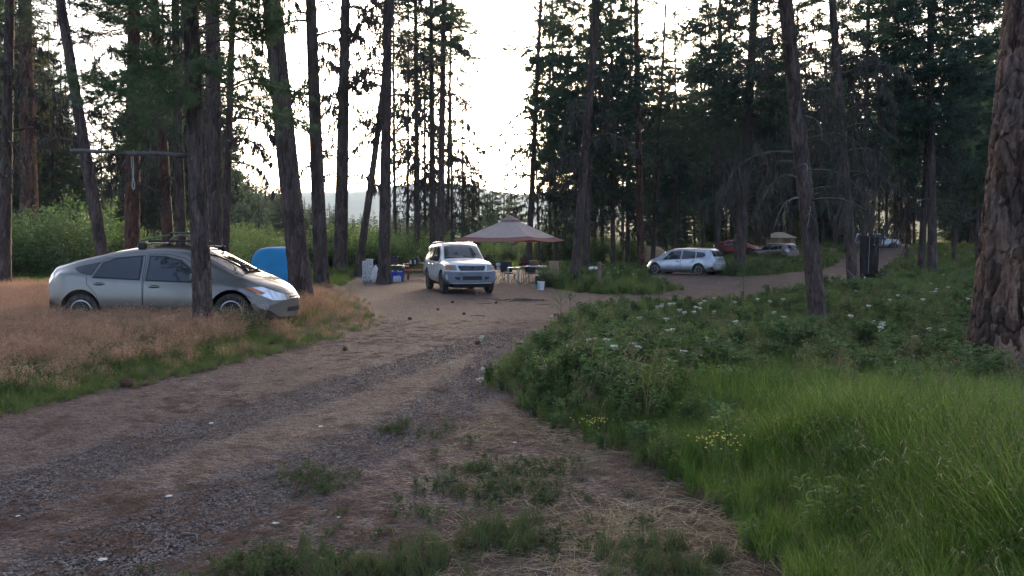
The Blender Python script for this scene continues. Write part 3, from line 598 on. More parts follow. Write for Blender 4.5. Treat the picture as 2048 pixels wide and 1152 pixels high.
def bush(px, ty, D, label, group, small=False, wsc=1.0, i=0, name='willow_bush', cat='bush', H=None):
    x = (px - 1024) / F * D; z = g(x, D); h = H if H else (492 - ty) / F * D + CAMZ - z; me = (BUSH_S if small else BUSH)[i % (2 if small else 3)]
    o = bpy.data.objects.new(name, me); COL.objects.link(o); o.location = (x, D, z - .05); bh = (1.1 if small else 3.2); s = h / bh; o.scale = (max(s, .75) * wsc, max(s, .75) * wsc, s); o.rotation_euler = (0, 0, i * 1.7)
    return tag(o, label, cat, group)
i = 0
for px in range(-90, 480, 34):
    i += 1; ty = float(np.interp(px, [-90, 0, 60, 130, 200, 260, 480], [375, 392, 400, 372, 385, 440, 438])) + R.uniform(-8, 22)
    bush(px + R.uniform(-10, 10), ty, R.uniform(33, 44), 'bright leafy willow in the thicket behind the silver hatchback', 'willows behind the silver hatchback', i=i, wsc=1.2)
for px in list(range(455, 620, 22)):
    i += 1; bush(px + R.uniform(-6, 6), float(np.interp(px, [455, 500, 560, 620], [432, 440, 452, 445])) + R.uniform(-5, 16), R.uniform(44, 58), 'sunlit green willow behind the blue tent', 'willows behind the blue tent', i=i, wsc=1.1)
for px in list(range(640, 905, 15)):
    i += 1; bush(px + R.uniform(-6, 6), float(np.interp(px, [640, 730, 760, 820, 860, 905], [440, 428, 436, 446, 446, 462])) + R.uniform(-6, 14), R.uniform(48, 62), 'light green willow behind the picnic table', 'willows behind the picnic table', i=i, wsc=1.1)
for px in list(range(905, 1300, 20)):
    i += 1; bush(px + R.uniform(-8, 8), float(np.interp(px, [905, 960, 1040, 1080, 1110, 1150, 1230, 1300], [450, 440, 470, 425, 400, 440, 455, 448])) + R.uniform(-5, 25), R.uniform(60, 80), 'green willow behind the canopy and chairs', 'willows behind the canopy', i=i, wsc=1.05)
for px in list(range(1300, 1700, 24)):
    i += 1; bush(px, 480 + R.uniform(-12, 6), R.uniform(88, 110), 'low shrub beyond the far parked cars', 'shrubs beyond the far cars', i=i, wsc=.9)
for (px, D, h, l) in [(58, 40, 1.0, 'low shrub at the foot of the reddish stout pine'), (95, 38, 1.3, 'leafy shrub just left of the silver hatchback tail'), (681, 41, .9, 'fine leaved shrub round the foot of the thick pine left of the pale rolls'),
        (1100, 31, .95, 'dark weedy shrub in front of the tan folding chair'), (1122, 30.5, .8, 'weedy shrub at the foot of the leaning camp pine'), (1470, 42, 1.1, 'shrub in front of the stout pine beside the pale blue wagon'), (1500, 43, 1.0, 'shrub between the red car and the camera'), (1520, 47, 1.2, 'shrub left of the far brown silver car'),
        (1545, 47, .8, 'shrub hiding the wheels of the far brown silver car'), (1690, 75, 1.0, 'shrub in front of the dark far vehicle'), (1655, 84, 1.1, 'round shrub below the dark far vehicle'), (1735, 72, .9, 'shrub hiding the rear wheel of the far silver car'), (430, 13.2, .55, 'small weedy shrub at the foot of the near pine by the hatchback'),
        (458, 13.0, .45, 'tuft of leaves beside the front wheel of the silver hatchback')]:
    i += 1; bush(px, 0, D, l, None, True, H=h, i=i, name='shrub', wsc=1.0)
# ------------------------------------------------------------------ ground cover (nobody could count it): scattered with geometry nodes
def blades(n, h, w_, spread, seed, seg=4, bend=.35, m=0, head=None, lean=None):
    rs = np.random.RandomState(seed); b = MB(); az = rs.rand(n) * 6.28; r = spread * np.sqrt(rs.rand(n)); P0 = np.stack([r * np.cos(az), r * np.sin(az), np.zeros(n)], -1)
    d = rs.rand(n) * 6.28; bd = bend * (.3 + rs.rand(n)); H = h * (.55 + .5 * rs.rand(n)); fa = rs.rand(n) * 6.28; S = np.stack([np.cos(fa), np.sin(fa), np.zeros(n)], -1) * w_ * .5
    L, t = [], np.linspace(0, 1, seg + 1)
    for i, tt in enumerate(t):
        o = H * bd * tt ** 2; C = P0 + np.stack([np.cos(d) * o, np.sin(d) * o, H * (tt - .25 * bd * tt ** 2)], -1)
        if lean is not None: C = C + np.array([lean[0], lean[1], 0]) * (H * tt)[:, None]
        wv = (1 - tt ** 2 * .95); L += [C - S * wv, C + S * wv]
    V = np.stack(L, 1).reshape(-1, 3); k = 2 * (seg + 1); f = np.array([(2 * i, 2 * i + 1, 2 * i + 3, 2 * i + 2) for i in range(seg)])
    b.add(V, ((np.arange(n) * k)[:, None, None] + f).reshape(-1, 4), m)
    if head:        # seed heads: small splayed flecks at the tips
        tip = V.reshape(n, k, 3)[:, -1]; T = np.repeat(tip, head[0], 0) + rs.normal(size=(n * head[0], 3)) * [.012, .012, .035] - [0, 0, .03]
        q_, fq = needles(T, np.tile([[.3, 0, -.6]], (len(T), 1)), 1, head[1], head[2], .8, rs); b.add(q_, fq, head[3])
    return b
def forb(n, h, seed, ll, lw, nl, spread=.12):
    rs = np.random.RandomState(seed); b = MB(); SA, SB, P, D = [], [], [], []
    for i in range(n):
        az = rs.rand() * 6.28; o = spread * rs.rand(); p = np.array([math.cos(az) * o, math.sin(az) * o, 0]); tip = p + np.array([rs.normal() * .12, rs.normal() * .12, 1]) * h * (.55 + .5 * rs.rand()); SA.append(p); SB.append(tip)
        t = rs.rand(nl) ** .8; P.append(p + (tip - p) * t[:, None]); a = rs.rand(nl) * 6.28; D.append(nrm(np.stack([np.cos(a), np.sin(a), .2 + .6 * rs.rand(nl)], -1)))
    a, fa = sticks(SA, SB, .0035, .0015); b.add(a, fa, 1); P = np.concatenate(P); D = np.concatenate(D); k = len(P); s = nrm(np.cross(D, np.array([0, 0, 1.]) + rs.normal(size=(k, 3)) * .4)) * lw * .5; l = ll * (.5 + .8 * rs.rand(k, 1)); dr = np.zeros((k, 3)); dr[:, 2] = -.25 * l[:, 0]
    b.add(np.stack([P, P + D * l * .5 + s, P + D * l + dr, P + D * l * .5 - s], 1).reshape(-1, 3), np.arange(4 * k).reshape(-1, 4), 0)
    return b
M['grass'] = mat('fresh_grass', (.11, .20, .026), .55, spec=.3, var=.3, trans=.5, noise=(3, .2), mixcol=((.14, .19, .06), .9, .4, .65))
M['grass2'] = mat('meadow_grass', (.11, .165, .035), .6, spec=.3, var=.28, trans=.45, mixcol=((.14, .15, .06), .5, .42, .65))
M['weed'] = mat('weed_leaf', (.115, .175, .048), .6, spec=.3, var=.3, trans=.4)
M['stem'] = mat('weed_stem', (.07, .09, .035), .7)
M['cheat'] = mat('dry_cheatgrass', (.34, .245, .13), .8, var=.3, trans=.3, mixcol=[((.36, .20, .135), .6, .36, .54)])
M['cheat_head'] = mat('cheatgrass_head', (.45, .295, .17), .8, var=.3, trans=.3, mixcol=[((.46, .24, .165), .5, .37, .55)])
M['straw'] = mat('straw', (.36, .26, .14), .7, var=.3)
M['straw2'] = mat('tan_grass', (.22, .17, .09), .75, var=.3, trans=.2)
M['duff'] = mat('pine_duff', (.15, .08, .05), .85, var=.35)
M['stone'] = mat('gravel_stone', (.135, .112, .102), .85, var=.4)
M['stone_w'] = mat('pale_stone', (.5, .48, .45), .8)
M['yellow'] = mat('yellow_blossom', (.5, .42, .06), .6)
M['white'] = mat('white_blossom', (.50, .48, .39), .7, var=.12)
def proto(b, mats, name): return b.build(name, mats, link=False)
def scatter(name, x, y, protos, smin, smax, tilt=.15, label=None, scl=None, dz=0, flat=False, yaw=None):
    n = len(x); z = GS(x, y) + dz; rot = np.stack([NR.normal(size=n) * tilt, NR.normal(size=n) * tilt, NR.rand(n) * 6.28], -1)
    if yaw is not None: rot[:, 2] = yaw + NR.normal(size=n) * .5
    s = NR.uniform(smin, smax, n) * (1 if scl is None else scl)
    o = mk(name, np.stack([x, y, z], -1), [], [], attrs={'rot': ('FLOAT_VECTOR', rot), 'scl': ('FLOAT', s), 'pick': ('INT', NR.randint(0, len(protos), n))})
    ng = bpy.data.node_groups.new(name + '_spread', 'GeometryNodeTree'); ng.interface.new_socket('Geometry', in_out='INPUT', socket_type='NodeSocketGeometry'); ng.interface.new_socket('Geometry', in_out='OUTPUT', socket_type='NodeSocketGeometry')
    N = ng.nodes; L = ng.links; gi = N.new('NodeGroupInput'); go_ = N.new('NodeGroupOutput'); jo = N.new('GeometryNodeJoinGeometry')
    for p in protos:
        oi = N.new('GeometryNodeObjectInfo'); oi.inputs['Object'].default_value = p; oi.inputs['As Instance'].default_value = True; L.new(oi.outputs['Geometry'], jo.inputs[0])
    ip = N.new('GeometryNodeInstanceOnPoints'); ip.inputs['Pick Instance'].default_value = True; L.new(gi.outputs[0], ip.inputs['Points']); L.new(jo.outputs[0], ip.inputs['Instance'])
    def na(nm, t):
        a = N.new('GeometryNodeInputNamedAttribute'); a.data_type = t; a.inputs['Name'].default_value = nm; return a.outputs['Attribute']
    er = N.new('FunctionNodeEulerToRotation'); L.new(na('rot', 'FLOAT_VECTOR'), er.inputs[0]); L.new(er.outputs[0], ip.inputs['Rotation'])
    L.new(na('scl', 'FLOAT'), ip.inputs['Scale']); L.new(na('pick', 'INT'), ip.inputs['Instance Index']); L.new(ip.outputs[0], go_.inputs[0])
    md = o.modifiers.new('spread', 'NODES'); md.node_group = ng
    return tag(o, label, None, None, 'stuff')
def cand(n, x0, x1, y0, y1, power=1.0):
    """candidate points, denser near the viewer: y drawn with density ~ 1/y^power"""
    u = NR.rand(n)
    y = (y0 ** (1 - power) + u * (y1 ** (1 - power) - y0 ** (1 - power))) ** (1 / (1 - power)) if power != 1 else y0 * (y1 / y0) ** u
    return NR.uniform(x0, x1, n) , y
def fan(n, a0, a1, y0, y1, power):
    u = NR.rand(n); p = power - 1     # area density ~ 1/y^power with x spread proportional to y
    e = 2 - power; y = (y0 ** e + u * (y1 ** e - y0 ** e)) ** (1 / e) if abs(e) > 1e-6 else y0 * (y1 / y0) ** u
    return y * NR.uniform(a0, a1, n), y
def off(x, y, d=0): return sdist(x, y, ROAD) + .5 * (fbm(x * 1.7, y * 1.7, 3) - .5) < -d
# tall bright grass in the right foreground
M['grass_l'] = mat('pale_grass', (.17, .24, .055), .55, spec=.3, var=.3, trans=.5); M['grass_d'] = mat('deep_grass', (.07, .14, .018), .55, spec=.3, var=.3, trans=.45)
GR = [proto(blades(44, .74, .009, .12, 800 + i, 5, .5, lean=(-.06 + .05 * i, .05 * (i % 3 - 1))), [M[('grass', 'grass', 'grass_l', 'grass_d')[i % 4]]], 'grass_tuft') for i in range(8)] + [proto(blades(34, .86, .0055, .12, 820, 5, .3, head=(3, .025, .004, 1)), [M['grass'], M['straw2']], 'grass_tuft'), proto(blades(30, .6, .005, .14, 822, 4, .8, head=(5, .03, .005, 1)), [M['straw2'], M['straw']], 'dry_tuft')]
x, y = fan(7600, .05, .95, 2.2, 10.5, 1.0)
bd = -sdist(x, y, ROAD); k = (x > .6) & (bd > .12) & (bd < 9) & (NR.rand(len(x)) < np.clip(.25 + bd * .8, 0, 1)) & (NR.rand(len(x)) < 1 - ss(6.2, 8.6, y + 2.2 * (fbm(x, y, 8) - .5)) * .93)
k &= (np.hypot(x - (2018 - 1024) / F * 8.9, y - 8.9) > .62) & ~((x > 4.3) & (y > 6.9) & (y < 8.9) & (NR.rand(len(x)) < .75))
tall = np.clip(.3 + .6 * ss(.1, 1.6, bd[k]), 0, 1) * (1.25 - .55 * ss(3.5, 8, y[k])) * (.55 + .9 * fbm(x[k] * 1.5, y[k] * 1.5, 21))
scatter('tall_grass', x[k], y[k], GR, .8, 1.1, .1, 'tall bright green grass filling the right foreground', scl=tall)
# leafy meadow on the right and between the roads
M['deep'] = mat('deep_leaf', (.08, .135, .045), .6, spec=.3, var=.3, trans=.3)
WD = [proto(forb(9, .42, 840 + i, .06, .016, 34), [M['weed'], M['stem']], 'weed') for i in range(3)] + [proto(forb(7, .36, 845, .045, .022, 30), [M['grass2'], M['stem']], 'weed'), proto(blades(40, .48, .007, .14, 846, 4, .5), [M['grass2']], 'weed'), proto(blades(14, .62, .005, .12, 847, 4, .4, head=(6, .03, .006, 1)), [M['straw2'], M['straw2']], 'weed'), proto(forb(12, .5, 848, .08, .026, 40), [M['deep'], M['stem']], 'weed')]
x, y = fan(30000, -.1, .95, 4.0, 62, 1.45)
bd = -sdist(x, y, ROAD); k = off(x, y, .05) & (x > -.5) & (NR.rand(len(x)) < np.maximum(.07 + .93 * ss(6.2, 8.6, y), .6 * (x < 1.15) * (y > 5.4))) & (NR.rand(len(x)) < .3 + bd * 1.6)
sc = (.75 + .5 * fbm(x * .6, y * .6, 24)) * np.clip(.45 + bd * .8, 0, 1) * (.86 - .06 * ss(16, 30, y)) * (.8 + .45 * (fbm(x * 2.2, y * 2.2, 91) > .5)) * (1 - .4 * ss(10, 14, y) * (1 - ss(22, 30, y)) * ss(1, 4, x) * (1 - ss(6, 9, x)))
scatter('meadow_weeds', x[k], y[k], WD, .75, 1.2, .15, 'green leafy weeds and grass on the right and between the gravel tracks', scl=sc[k])
# meadow beyond and the left rear
MG = [proto(blades(34, .36, .016, .25, 850 + i, 3, .4), [M['grass2']], 'meadow_tuft') for i in range(3)]
x, y = fan(26000, -.85, .95, 26, 150, 1.5)
k = off(x, y, .2) & ~((x < -3) & (y < 30)); scatter('meadow_grass', x[k], y[k], MG, .7, 1.25, .12, 'long green grass of the meadow behind the camp and cars', scl=(.8 + .6 * fbm(x[k] * .3, y[k] * .3, 28)) * np.clip(.4 + .5 * -sdist(x[k], y[k], ROAD), .3, 1))
# pinkish dry cheatgrass on the left bank
CG = [proto(blades(46, .36, .0032, .13, 860 + i, 4, .6, head=(7, .026, .0065, 1)), [M['cheat'], M['cheat_head']], 'dry_tuft') for i in range(4)] + [proto(blades(40, .34, .0045, .13, 866, 4, .6), [M['grass2']], 'green_tuft')]
x, y = fan(26000, -.95, -.1, 6.0, 32, 1.0)
bd = -sdist(x, y, ROAD); pk = ss(.6, 3.2, bd + 1.2 * (fbm(x * .8, y * .8, 30) - .5)); incar = (np.abs(x + 5.87) < 2.15) & (np.abs(y - 14.4) < .8)
k = off(x, y, .12) & (x < -.5) & (NR.rand(len(x)) < .12 + .88 * pk) & ~incar & (NR.rand(len(x)) < 1 - .75 * ss(22, 30, y)) & (NR.rand(len(x)) < .55 + .45 * ss(9, 11, y))
scatter('dry_grass', x[k], y[k], CG, .75, 1.2, .2, 'pinkish tan dry grass on the bank round the silver hatchback', scl=np.clip(.35 + .5 * bd[k], .3, 1) * (.7 + .6 * fbm(x[k] * .9, y[k] * .9, 33)))
# green fringe between dry grass and road
FG = [proto(blades(40, .24, .005, .10, 870 + i, 3, .6), [M['grass2']], 'fringe_tuft') for i in range(3)] + [proto(forb(6, .16, 874, .035, .016, 18), [M['weed'], M['stem']], 'fringe_tuft')]
x, y = fan(16000, -.95, -.1, 5.2, 22, 1.1)
bd = -sdist(x, y, ROAD); k = off(x, y, -.04) & (x < -.8) & (bd < 3.2) & (NR.rand(len(x)) < 1.0 - .7 * ss(1.3, 3.2, bd)) & (NR.rand(len(x)) < 1 - .8 * ss(11, 16, y))
scatter('roadside_grass', x[k], y[k], FG, .6, 1.1, .2, 'short green grass along the left edge of the gravel road', scl=np.clip(.5 + .45 * bd[k], .35, 1.2))
# mown, flattened weeds and grass on the near shoulder
M['shoulder'] = mat('dusty_weed', (.085, .11, .04), .7, spec=.2, var=.3, trans=.25, mixcol=((.14, .12, .06), 3, .45, .65))
LF = [proto(forb(9, .055, 880 + i, .024, .009, 14, .13), [M['shoulder'], M['stem']], 'low_weed') for i in range(3)] + [proto(blades(22, .10, .0028, .09, 884, 3, .8), [M['shoulder']], 'low_weed'), proto(blades(16, .10, .0025, .10, 885, 3, .9), [M['straw2']], 'low_weed')]
x, y = fan(9500, -.6, .6, 3.0, 10, .9)
sh = sdist(x, y, SHOULDER); patch = fbm(x * 1.6, y * 1.6, 41); k = ((sh > -.35) & (patch > .53)) & (NR.rand(len(x)) < ss(.52, .68, patch) * .12)
px2, py2 = gp(805, 862); pa = [(px2, py2, .28, .12), (*gp(640, 965), .3, .16), (*gp(1060, 985), .35, .3), (*gp(1000, 1100), .35, .14), (*gp(620, 1140), .4, .1), (*gp(500, 1145), .25, .1), (*gp(1040, 945), .6, .2), (*gp(930, 1000), .4, .2)]
X, Y = [x[k]], [y[k]]
for (cx_, cy_, sx_, sy_) in pa: m_ = int(34 * (sx_ * sy_) / .09 + 12); X.append(cx_ + NR.normal(size=m_) * sx_ * .6); Y.append(cy_ + NR.normal(size=m_) * sy_)
scatter('low_weeds', np.concatenate(X), np.concatenate(Y), LF, .6, 1.3, .3, 'low green weeds in patches on the near gravel shoulder')
# fresh grass clump on the shoulder
SG = [proto(blades(26, .2, .0045, .05, 888, 3, .5), [M['shoulder']], 'grass_clump')]
X, Y = [], []
for (a, b_, n_, s_) in [(1010, 1085, 46, .11), (770, 1150, 26, .12), (1340, 1150, 60, .2), (860, 1135, 20, .1), (1290, 1100, 12, .1), (590, 1150, 26, .15)]:
    cx_, cy_ = gp(a, b_); X.append(cx_ + NR.normal(size=n_) * s_); Y.append(cy_ + NR.normal(size=n_) * s_)
scatter('grass_clumps', np.concatenate(X), np.concatenate(Y), SG, .5, 1.0, .3, 'small fresh grass clumps on the near shoulder')
# straw, needles and gravel
def stickset(n, ln, r, spread, seed, curve=0):
    rs = np.random.RandomState(seed); a = rs.rand(n) * 6.28; P = rs.normal(size=(n, 3)) * [spread, spread, .004]; P[:, 2] = np.abs(P[:, 2]) + .004; D = np.stack([np.cos(a), np.sin(a), rs.normal(size=n) * .05], -1) * (ln * (.4 + .8 * rs.rand(n)))[:, None] * .5
    b = MB(); V, Fc = sticks(P - D, P + D, r, r * .6); V[:, 2] = np.maximum(V[:, 2], .001); b.add(V, Fc, 0); return b
ST = [proto(stickset(9, .26, .0014, .07, 890 + i), [M['straw']], 'straw_wisp') for i in range(4)]
x, y = fan(5200, -.1, .5, 2.8, 8.5, 1.0); sh = sdist(x, y, SHOULDER); pt = fbm(x * 1.8, y * 1.8, 44)
cx0, cy0 = gp(1250, 1085); extra = np.exp(-(((x - cx0) / .7) ** 2 + ((y - cy0) / .5) ** 2))
k = (sh > -.3) & (x > -.5) & (NR.rand(len(x)) < ss(.45, .68, pt) * .4 + extra * .8)
scatter('straw_litter', x[k], y[k], ST, .7, 1.3, .06, 'pale dry straw lying flat on the near shoulder')
DF = [proto(stickset(16, .13, .0009, .06, 900 + i), [M['duff']], 'needle_wisp') for i in range(4)]
x, y = fan(15000, -.9, .5, 2.8, 17, 1.0); k = (sdist(x, y, ROAD) > -.6) & (NR.rand(len(x)) < .25 + .75 * ss(.42, .62, fbm(x * .9, y * .9, 51)) ) & (NR.rand(len(x)) < .35 + .65 * ss(.1, .6, rut(x, y)))
scatter('needle_litter', x[k], y[k], DF, .7, 1.3, .08, 'rusty pine needles scattered over the gravel')
def stone(seed, s=1.0):
    rs = np.random.RandomState(seed); V = np.array([(1, 0, 0), (-1, 0, 0), (0, 1, 0), (0, -1, 0), (0, 0, .6), (0, 0, -.6), (.6, .6, .25), (-.6, .6, .2), (-.6, -.6, .25), (.6, -.6, .2)]) * (.75 + .5 * rs.rand(10, 1)) * s
    import bmesh
    bm = bmesh.new(); vs = [bm.verts.new(v) for v in V]; bmesh.ops.convex_hull(bm, input=vs); bmesh.ops.triangulate(bm, faces=bm.faces[:]); bm.verts.index_update(); b = MB(); b.add([tuple(v.co) for v in bm.verts], [[v.index for v in f.verts] for f in bm.faces]); bm.free(); return b
GRV = [proto(stone(910 + i, .0075), [M['stone']], 'stone') for i in range(5)]
x, y = fan(190000, -.9, .45, 2.7, 15, 1.6); k = (sdist(x, y, ROAD) > -.15) & (NR.rand(len(x)) < .55 + .06 * np.exp(-(rut(x, y) / .5) ** 2) + .3 * (1 - ss(4, 6.2, np.hypot(x, y))) * ss(.32, .55, fbm(x * .9, y * .9, 51)))
scatter('gravel', x[k], y[k], GRV, .45, 1.35, .3, 'loose dark grey gravel stones on the road', scl=1 + .05 * y[k])
# yarrow: every flower head that shows is a thing
def yarrow(h, seed):
    rs = np.random.RandomState(seed); s = MB(); s.tube([(0, 0, 0), (.015, .01, h * .5), (.03, 0, h)], [.004, .0035, .003], 5); hd = MB(); n = 26
    for i in range(n):
        r = .040 * math.sqrt(rs.rand()); a = rs.rand() * 6.28; c_ = np.array([.03 + r * math.cos(a), r * math.sin(a), h + .012 - r * .25 + rs.normal() * .003]); hd.lathe([(.004, -.006), (.008, .0), (.007, .004), (.001, .007)], c_, 6)
    for i in range(9): a = i * .7; hd.tube([(.03, 0, h - .04), (.03 + .04 * math.cos(a), .04 * math.sin(a), h + .005)], [.0015, .001], 3)
    return s.build('stem', [M['stem']], link=False).data, hd.build('flower_head', [M['white']], link=False).data
YA = [yarrow(.5, 1), yarrow(.58, 2), yarrow(.42, 3), yarrow(.16, 4)]
YL = {'near': ('white yarrow at the grassy tip where the gravel road bends', 'yarrow at the road bend'), 'mid': ('cream white yarrow on the grassy rise before the foreground pine', 'yarrow on the rise'), 'right': ('cream yarrow in the grass near the huge plated trunk', 'yarrow near the huge trunk'), 'isle': ('small white yarrow in the grass between the two gravel tracks', 'yarrow between the tracks')}
ypts = {'near': [(965, 678), (972, 674), (968, 740), (975, 736), (903, 728), (964, 762), (1056, 684), (1080, 688), (1075, 696), (1102, 641), (1106, 634), (1155, 655)],
        'mid': [(1200, 680), (1190, 684), (1208, 684), (1272, 692), (1265, 696), (1223, 698), (1139, 702), (1290, 637), (1325, 640), (1336, 660), (1370, 706), (1371, 622), (1390, 616), (1395, 624), (1380, 626), (1366, 626), (1400, 617), (1345, 610), (1350, 608), (1330, 611), (1320, 613), (1312, 615), (1410, 604), (1420, 607), (1437, 624), (1358, 659), (1487, 645), (1560, 626), (1572, 636), (1640 + 50, 632), (1515, 598), (1540, 604), (1575, 600), (1465, 604), (1430, 598)],
        'right': [(1745, 648), (1757, 645), (1768, 648), (1750, 655), (1876, 658), (1892, 662), (1735, 612), (1840, 676), (1710, 583), (1900, 577), (1880, 578), (1865, 568), (1925, 597), (1875, 583), (1895, 550), (1850, 600), (1780, 600), (1800, 590)],
        'isle': [(1240, 545), (1250, 541), (1262, 548), (1233, 537), (1275, 540), (1222, 530), (1214, 535), (1208, 529), (1255, 533), (1640, 527), (1650, 523), (1662, 520), (1580, 522), (1590, 526), (1600, 519), (1560, 525), (1216, 545)]}
for kk, lst in ypts.items():
    for (px, py) in lst:
        i += 1; ty_ = 3 if kk == 'near' else i % 3; hh = (.5, .58, .42, .16)[ty_]
        # stand it where a head at this height shows at (px,py): solve on the ground raised by hh
        a, b_, c_ = ray(px, py); t = 1.0
        while t < 200 and CAMZ + c_ * t > g(a * t, b_ * t) + hh * .97: t *= 1.01
        t_ = root('yarrow', (a * t - .03, b_ * t, g(a * t, b_ * t)), rz=0, label=YL[kk][0], category='flower', group=YL[kk][1])
        for me, nm in zip(YA[ty_], ('stem', 'flower_head')): o = bpy.data.objects.new(nm, me); COL.objects.link(o); o.parent = t_
        s_ = R.uniform(.45, .8) if kk != 'isle' else 1.4; t_.children[1].scale = (s_, s_, 1); t_.rotation_euler = (R.uniform(-.25, .25), R.uniform(-.15, .15), R.uniform(0, 6))
# yellow flowered plants in the tall grass
YP = [forb(8, .75, 950 + j, .03, .012, 14, .1) for j in range(2)]
for (px, py, D, l) in [(1440, 880, 5.2, 'yellow flowered weed at the left edge of the tall grass'), (1735, 760, 7.6, 'yellow green flowering weed standing in the middle of the tall grass'), (1450, 745, 7.8, 'pale yellow weed at the back of the tall grass'), (1190, 850, 6.6, 'small yellow flowered weed at the foot of the dark leafy mound'), (1905, 800, 6.6, 'yellowish weed left of the huge trunk base')]:
    p = at(px, py, D); zz = g(p.x, p.y); h = max(.15, p.z - zz + .05); t_ = root('flowering_weed', (p.x, p.y, zz), label=l, category='plant')
    b = forb(7, h, int(px), .03, .01, 10, .08); b.build('stem', [M['stem'], M['stem']], t_); rs = np.random.RandomState(int(px)); fb = MB()
    for q_ in range(46): fb.lathe([(.001, -.004), (.008, 0), (.001, .005)], (rs.normal() * .09, rs.normal() * .09, h * (.8 + .22 * rs.rand())), 5)
    fb.build('blossom', [M['yellow']], t_)['kind'] = 'stuff'
# ------------------------------------------------------------------ parked cars
from mathutils.geometry import delaunay_2d_cdt
def paint(name, c, rough=.32, metal=.6, dust=(.16, .12, .09), d=.35):
    m = mat(name, c, rough, metal, .5, coat=.7, mixcol=(dust, 3.5, .52, .95)); t = m.node_tree; N = t.nodes; L = t.links; b = N['Principled BSDF']
    # road dust that settled on the lower panels
    tc = N.new('ShaderNodeTexCoord'); sp = N.new('ShaderNodeSeparateXYZ'); L.new(tc.outputs['Object'], sp.inputs[0]); no = N.new('ShaderNodeTexNoise'); no.inputs['Scale'].default_value = 3; L.new(tc.outputs['Object'], no.inputs['Vector'])
    ma = N.new('ShaderNodeMath'); ma.operation = 'MULTIPLY_ADD'; ma.inputs[1].default_value = -.5; L.new(no.outputs[0], ma.inputs[0]); L.new(sp.outputs[2], ma.inputs[2])
    mr = N.new('ShaderNodeMapRange'); mr.inputs[1].default_value = .45; mr.inputs[2].default_value = -.1; mr.inputs[3].default_value = 0; mr.inputs[4].default_value = d * 1.8; L.new(ma.outputs[0], mr.inputs[0])
    old = b.inputs['Base Color'].links[0].from_socket; x = N.new('ShaderNodeMix'); x.data_type = 'RGBA'; L.new(mr.outputs[0], x.inputs[0]); L.new(old, x.inputs[6]); x.inputs[7].default_value = (*dust, 1); L.new(x.outputs[2], b.inputs['Base Color'])
    r = N.new('ShaderNodeMapRange'); r.inputs[3].default_value = rough; r.inputs[4].default_value = .7; L.new(mr.outputs[0], r.inputs[0]); L.new(r.outputs[0], b.inputs['Roughness'])
    return m
M['glass'] = mat('tinted_glass', (.015, .018, .02), .04, 0, .7, coat=0)
M['rubber'] = mat('tyre_rubber', (.03, .028, .026), .85, noise=(20, .4), mixcol=((.10, .08, .065), 6, .4, .7))
M['rim'] = mat('alloy_rim', (.36, .35, .34), .35, .7, mixcol=((.15, .12, .10), 9, .45, .75))
M['black'] = mat('black_plastic', (.018, .018, .02), .5)
M['trim'] = mat('dark_trim', (.02, .02, .022), .35)
M['chrome'] = mat('chrome', (.6, .6, .62), .15, .9)
M['lens'] = mat('headlamp_lens', (.72, .74, .76), .12, .5, .8, coat=.8)
M['lens_dim'] = mat('yellowed_lens', (.27, .25, .21), .12, .3, .8, coat=.8)
M['amber'] = mat('amber_lens', (.55, .16, .05), .2, 0, .6, coat=.5)
M['red_lens'] = mat('red_lens', (.35, .02, .02), .2, 0, .6, coat=.5)
M['clear_tail'] = mat('pale_tail_lens', (.5, .48, .5), .15, .1, .7, coat=.6)
M['greyplastic'] = mat('blue_grey_bumper_plastic', (.155, .165, .20), .55, noise=(6, .15))
M['blue_oval'] = mat('blue_badge', (.01, .03, .12), .2)
def curve(tab, xs, sm=.10):
    x, v = zip(*sorted(tab)); d = xs[1] - xs[0]; y = np.interp(xs, x, v); n = max(1, int(sm / d)); kk = np.ones(2 * n + 1) / (2 * n + 1)
    return np.convolve(np.pad(y, n, mode='edge'), kk, 'valid')
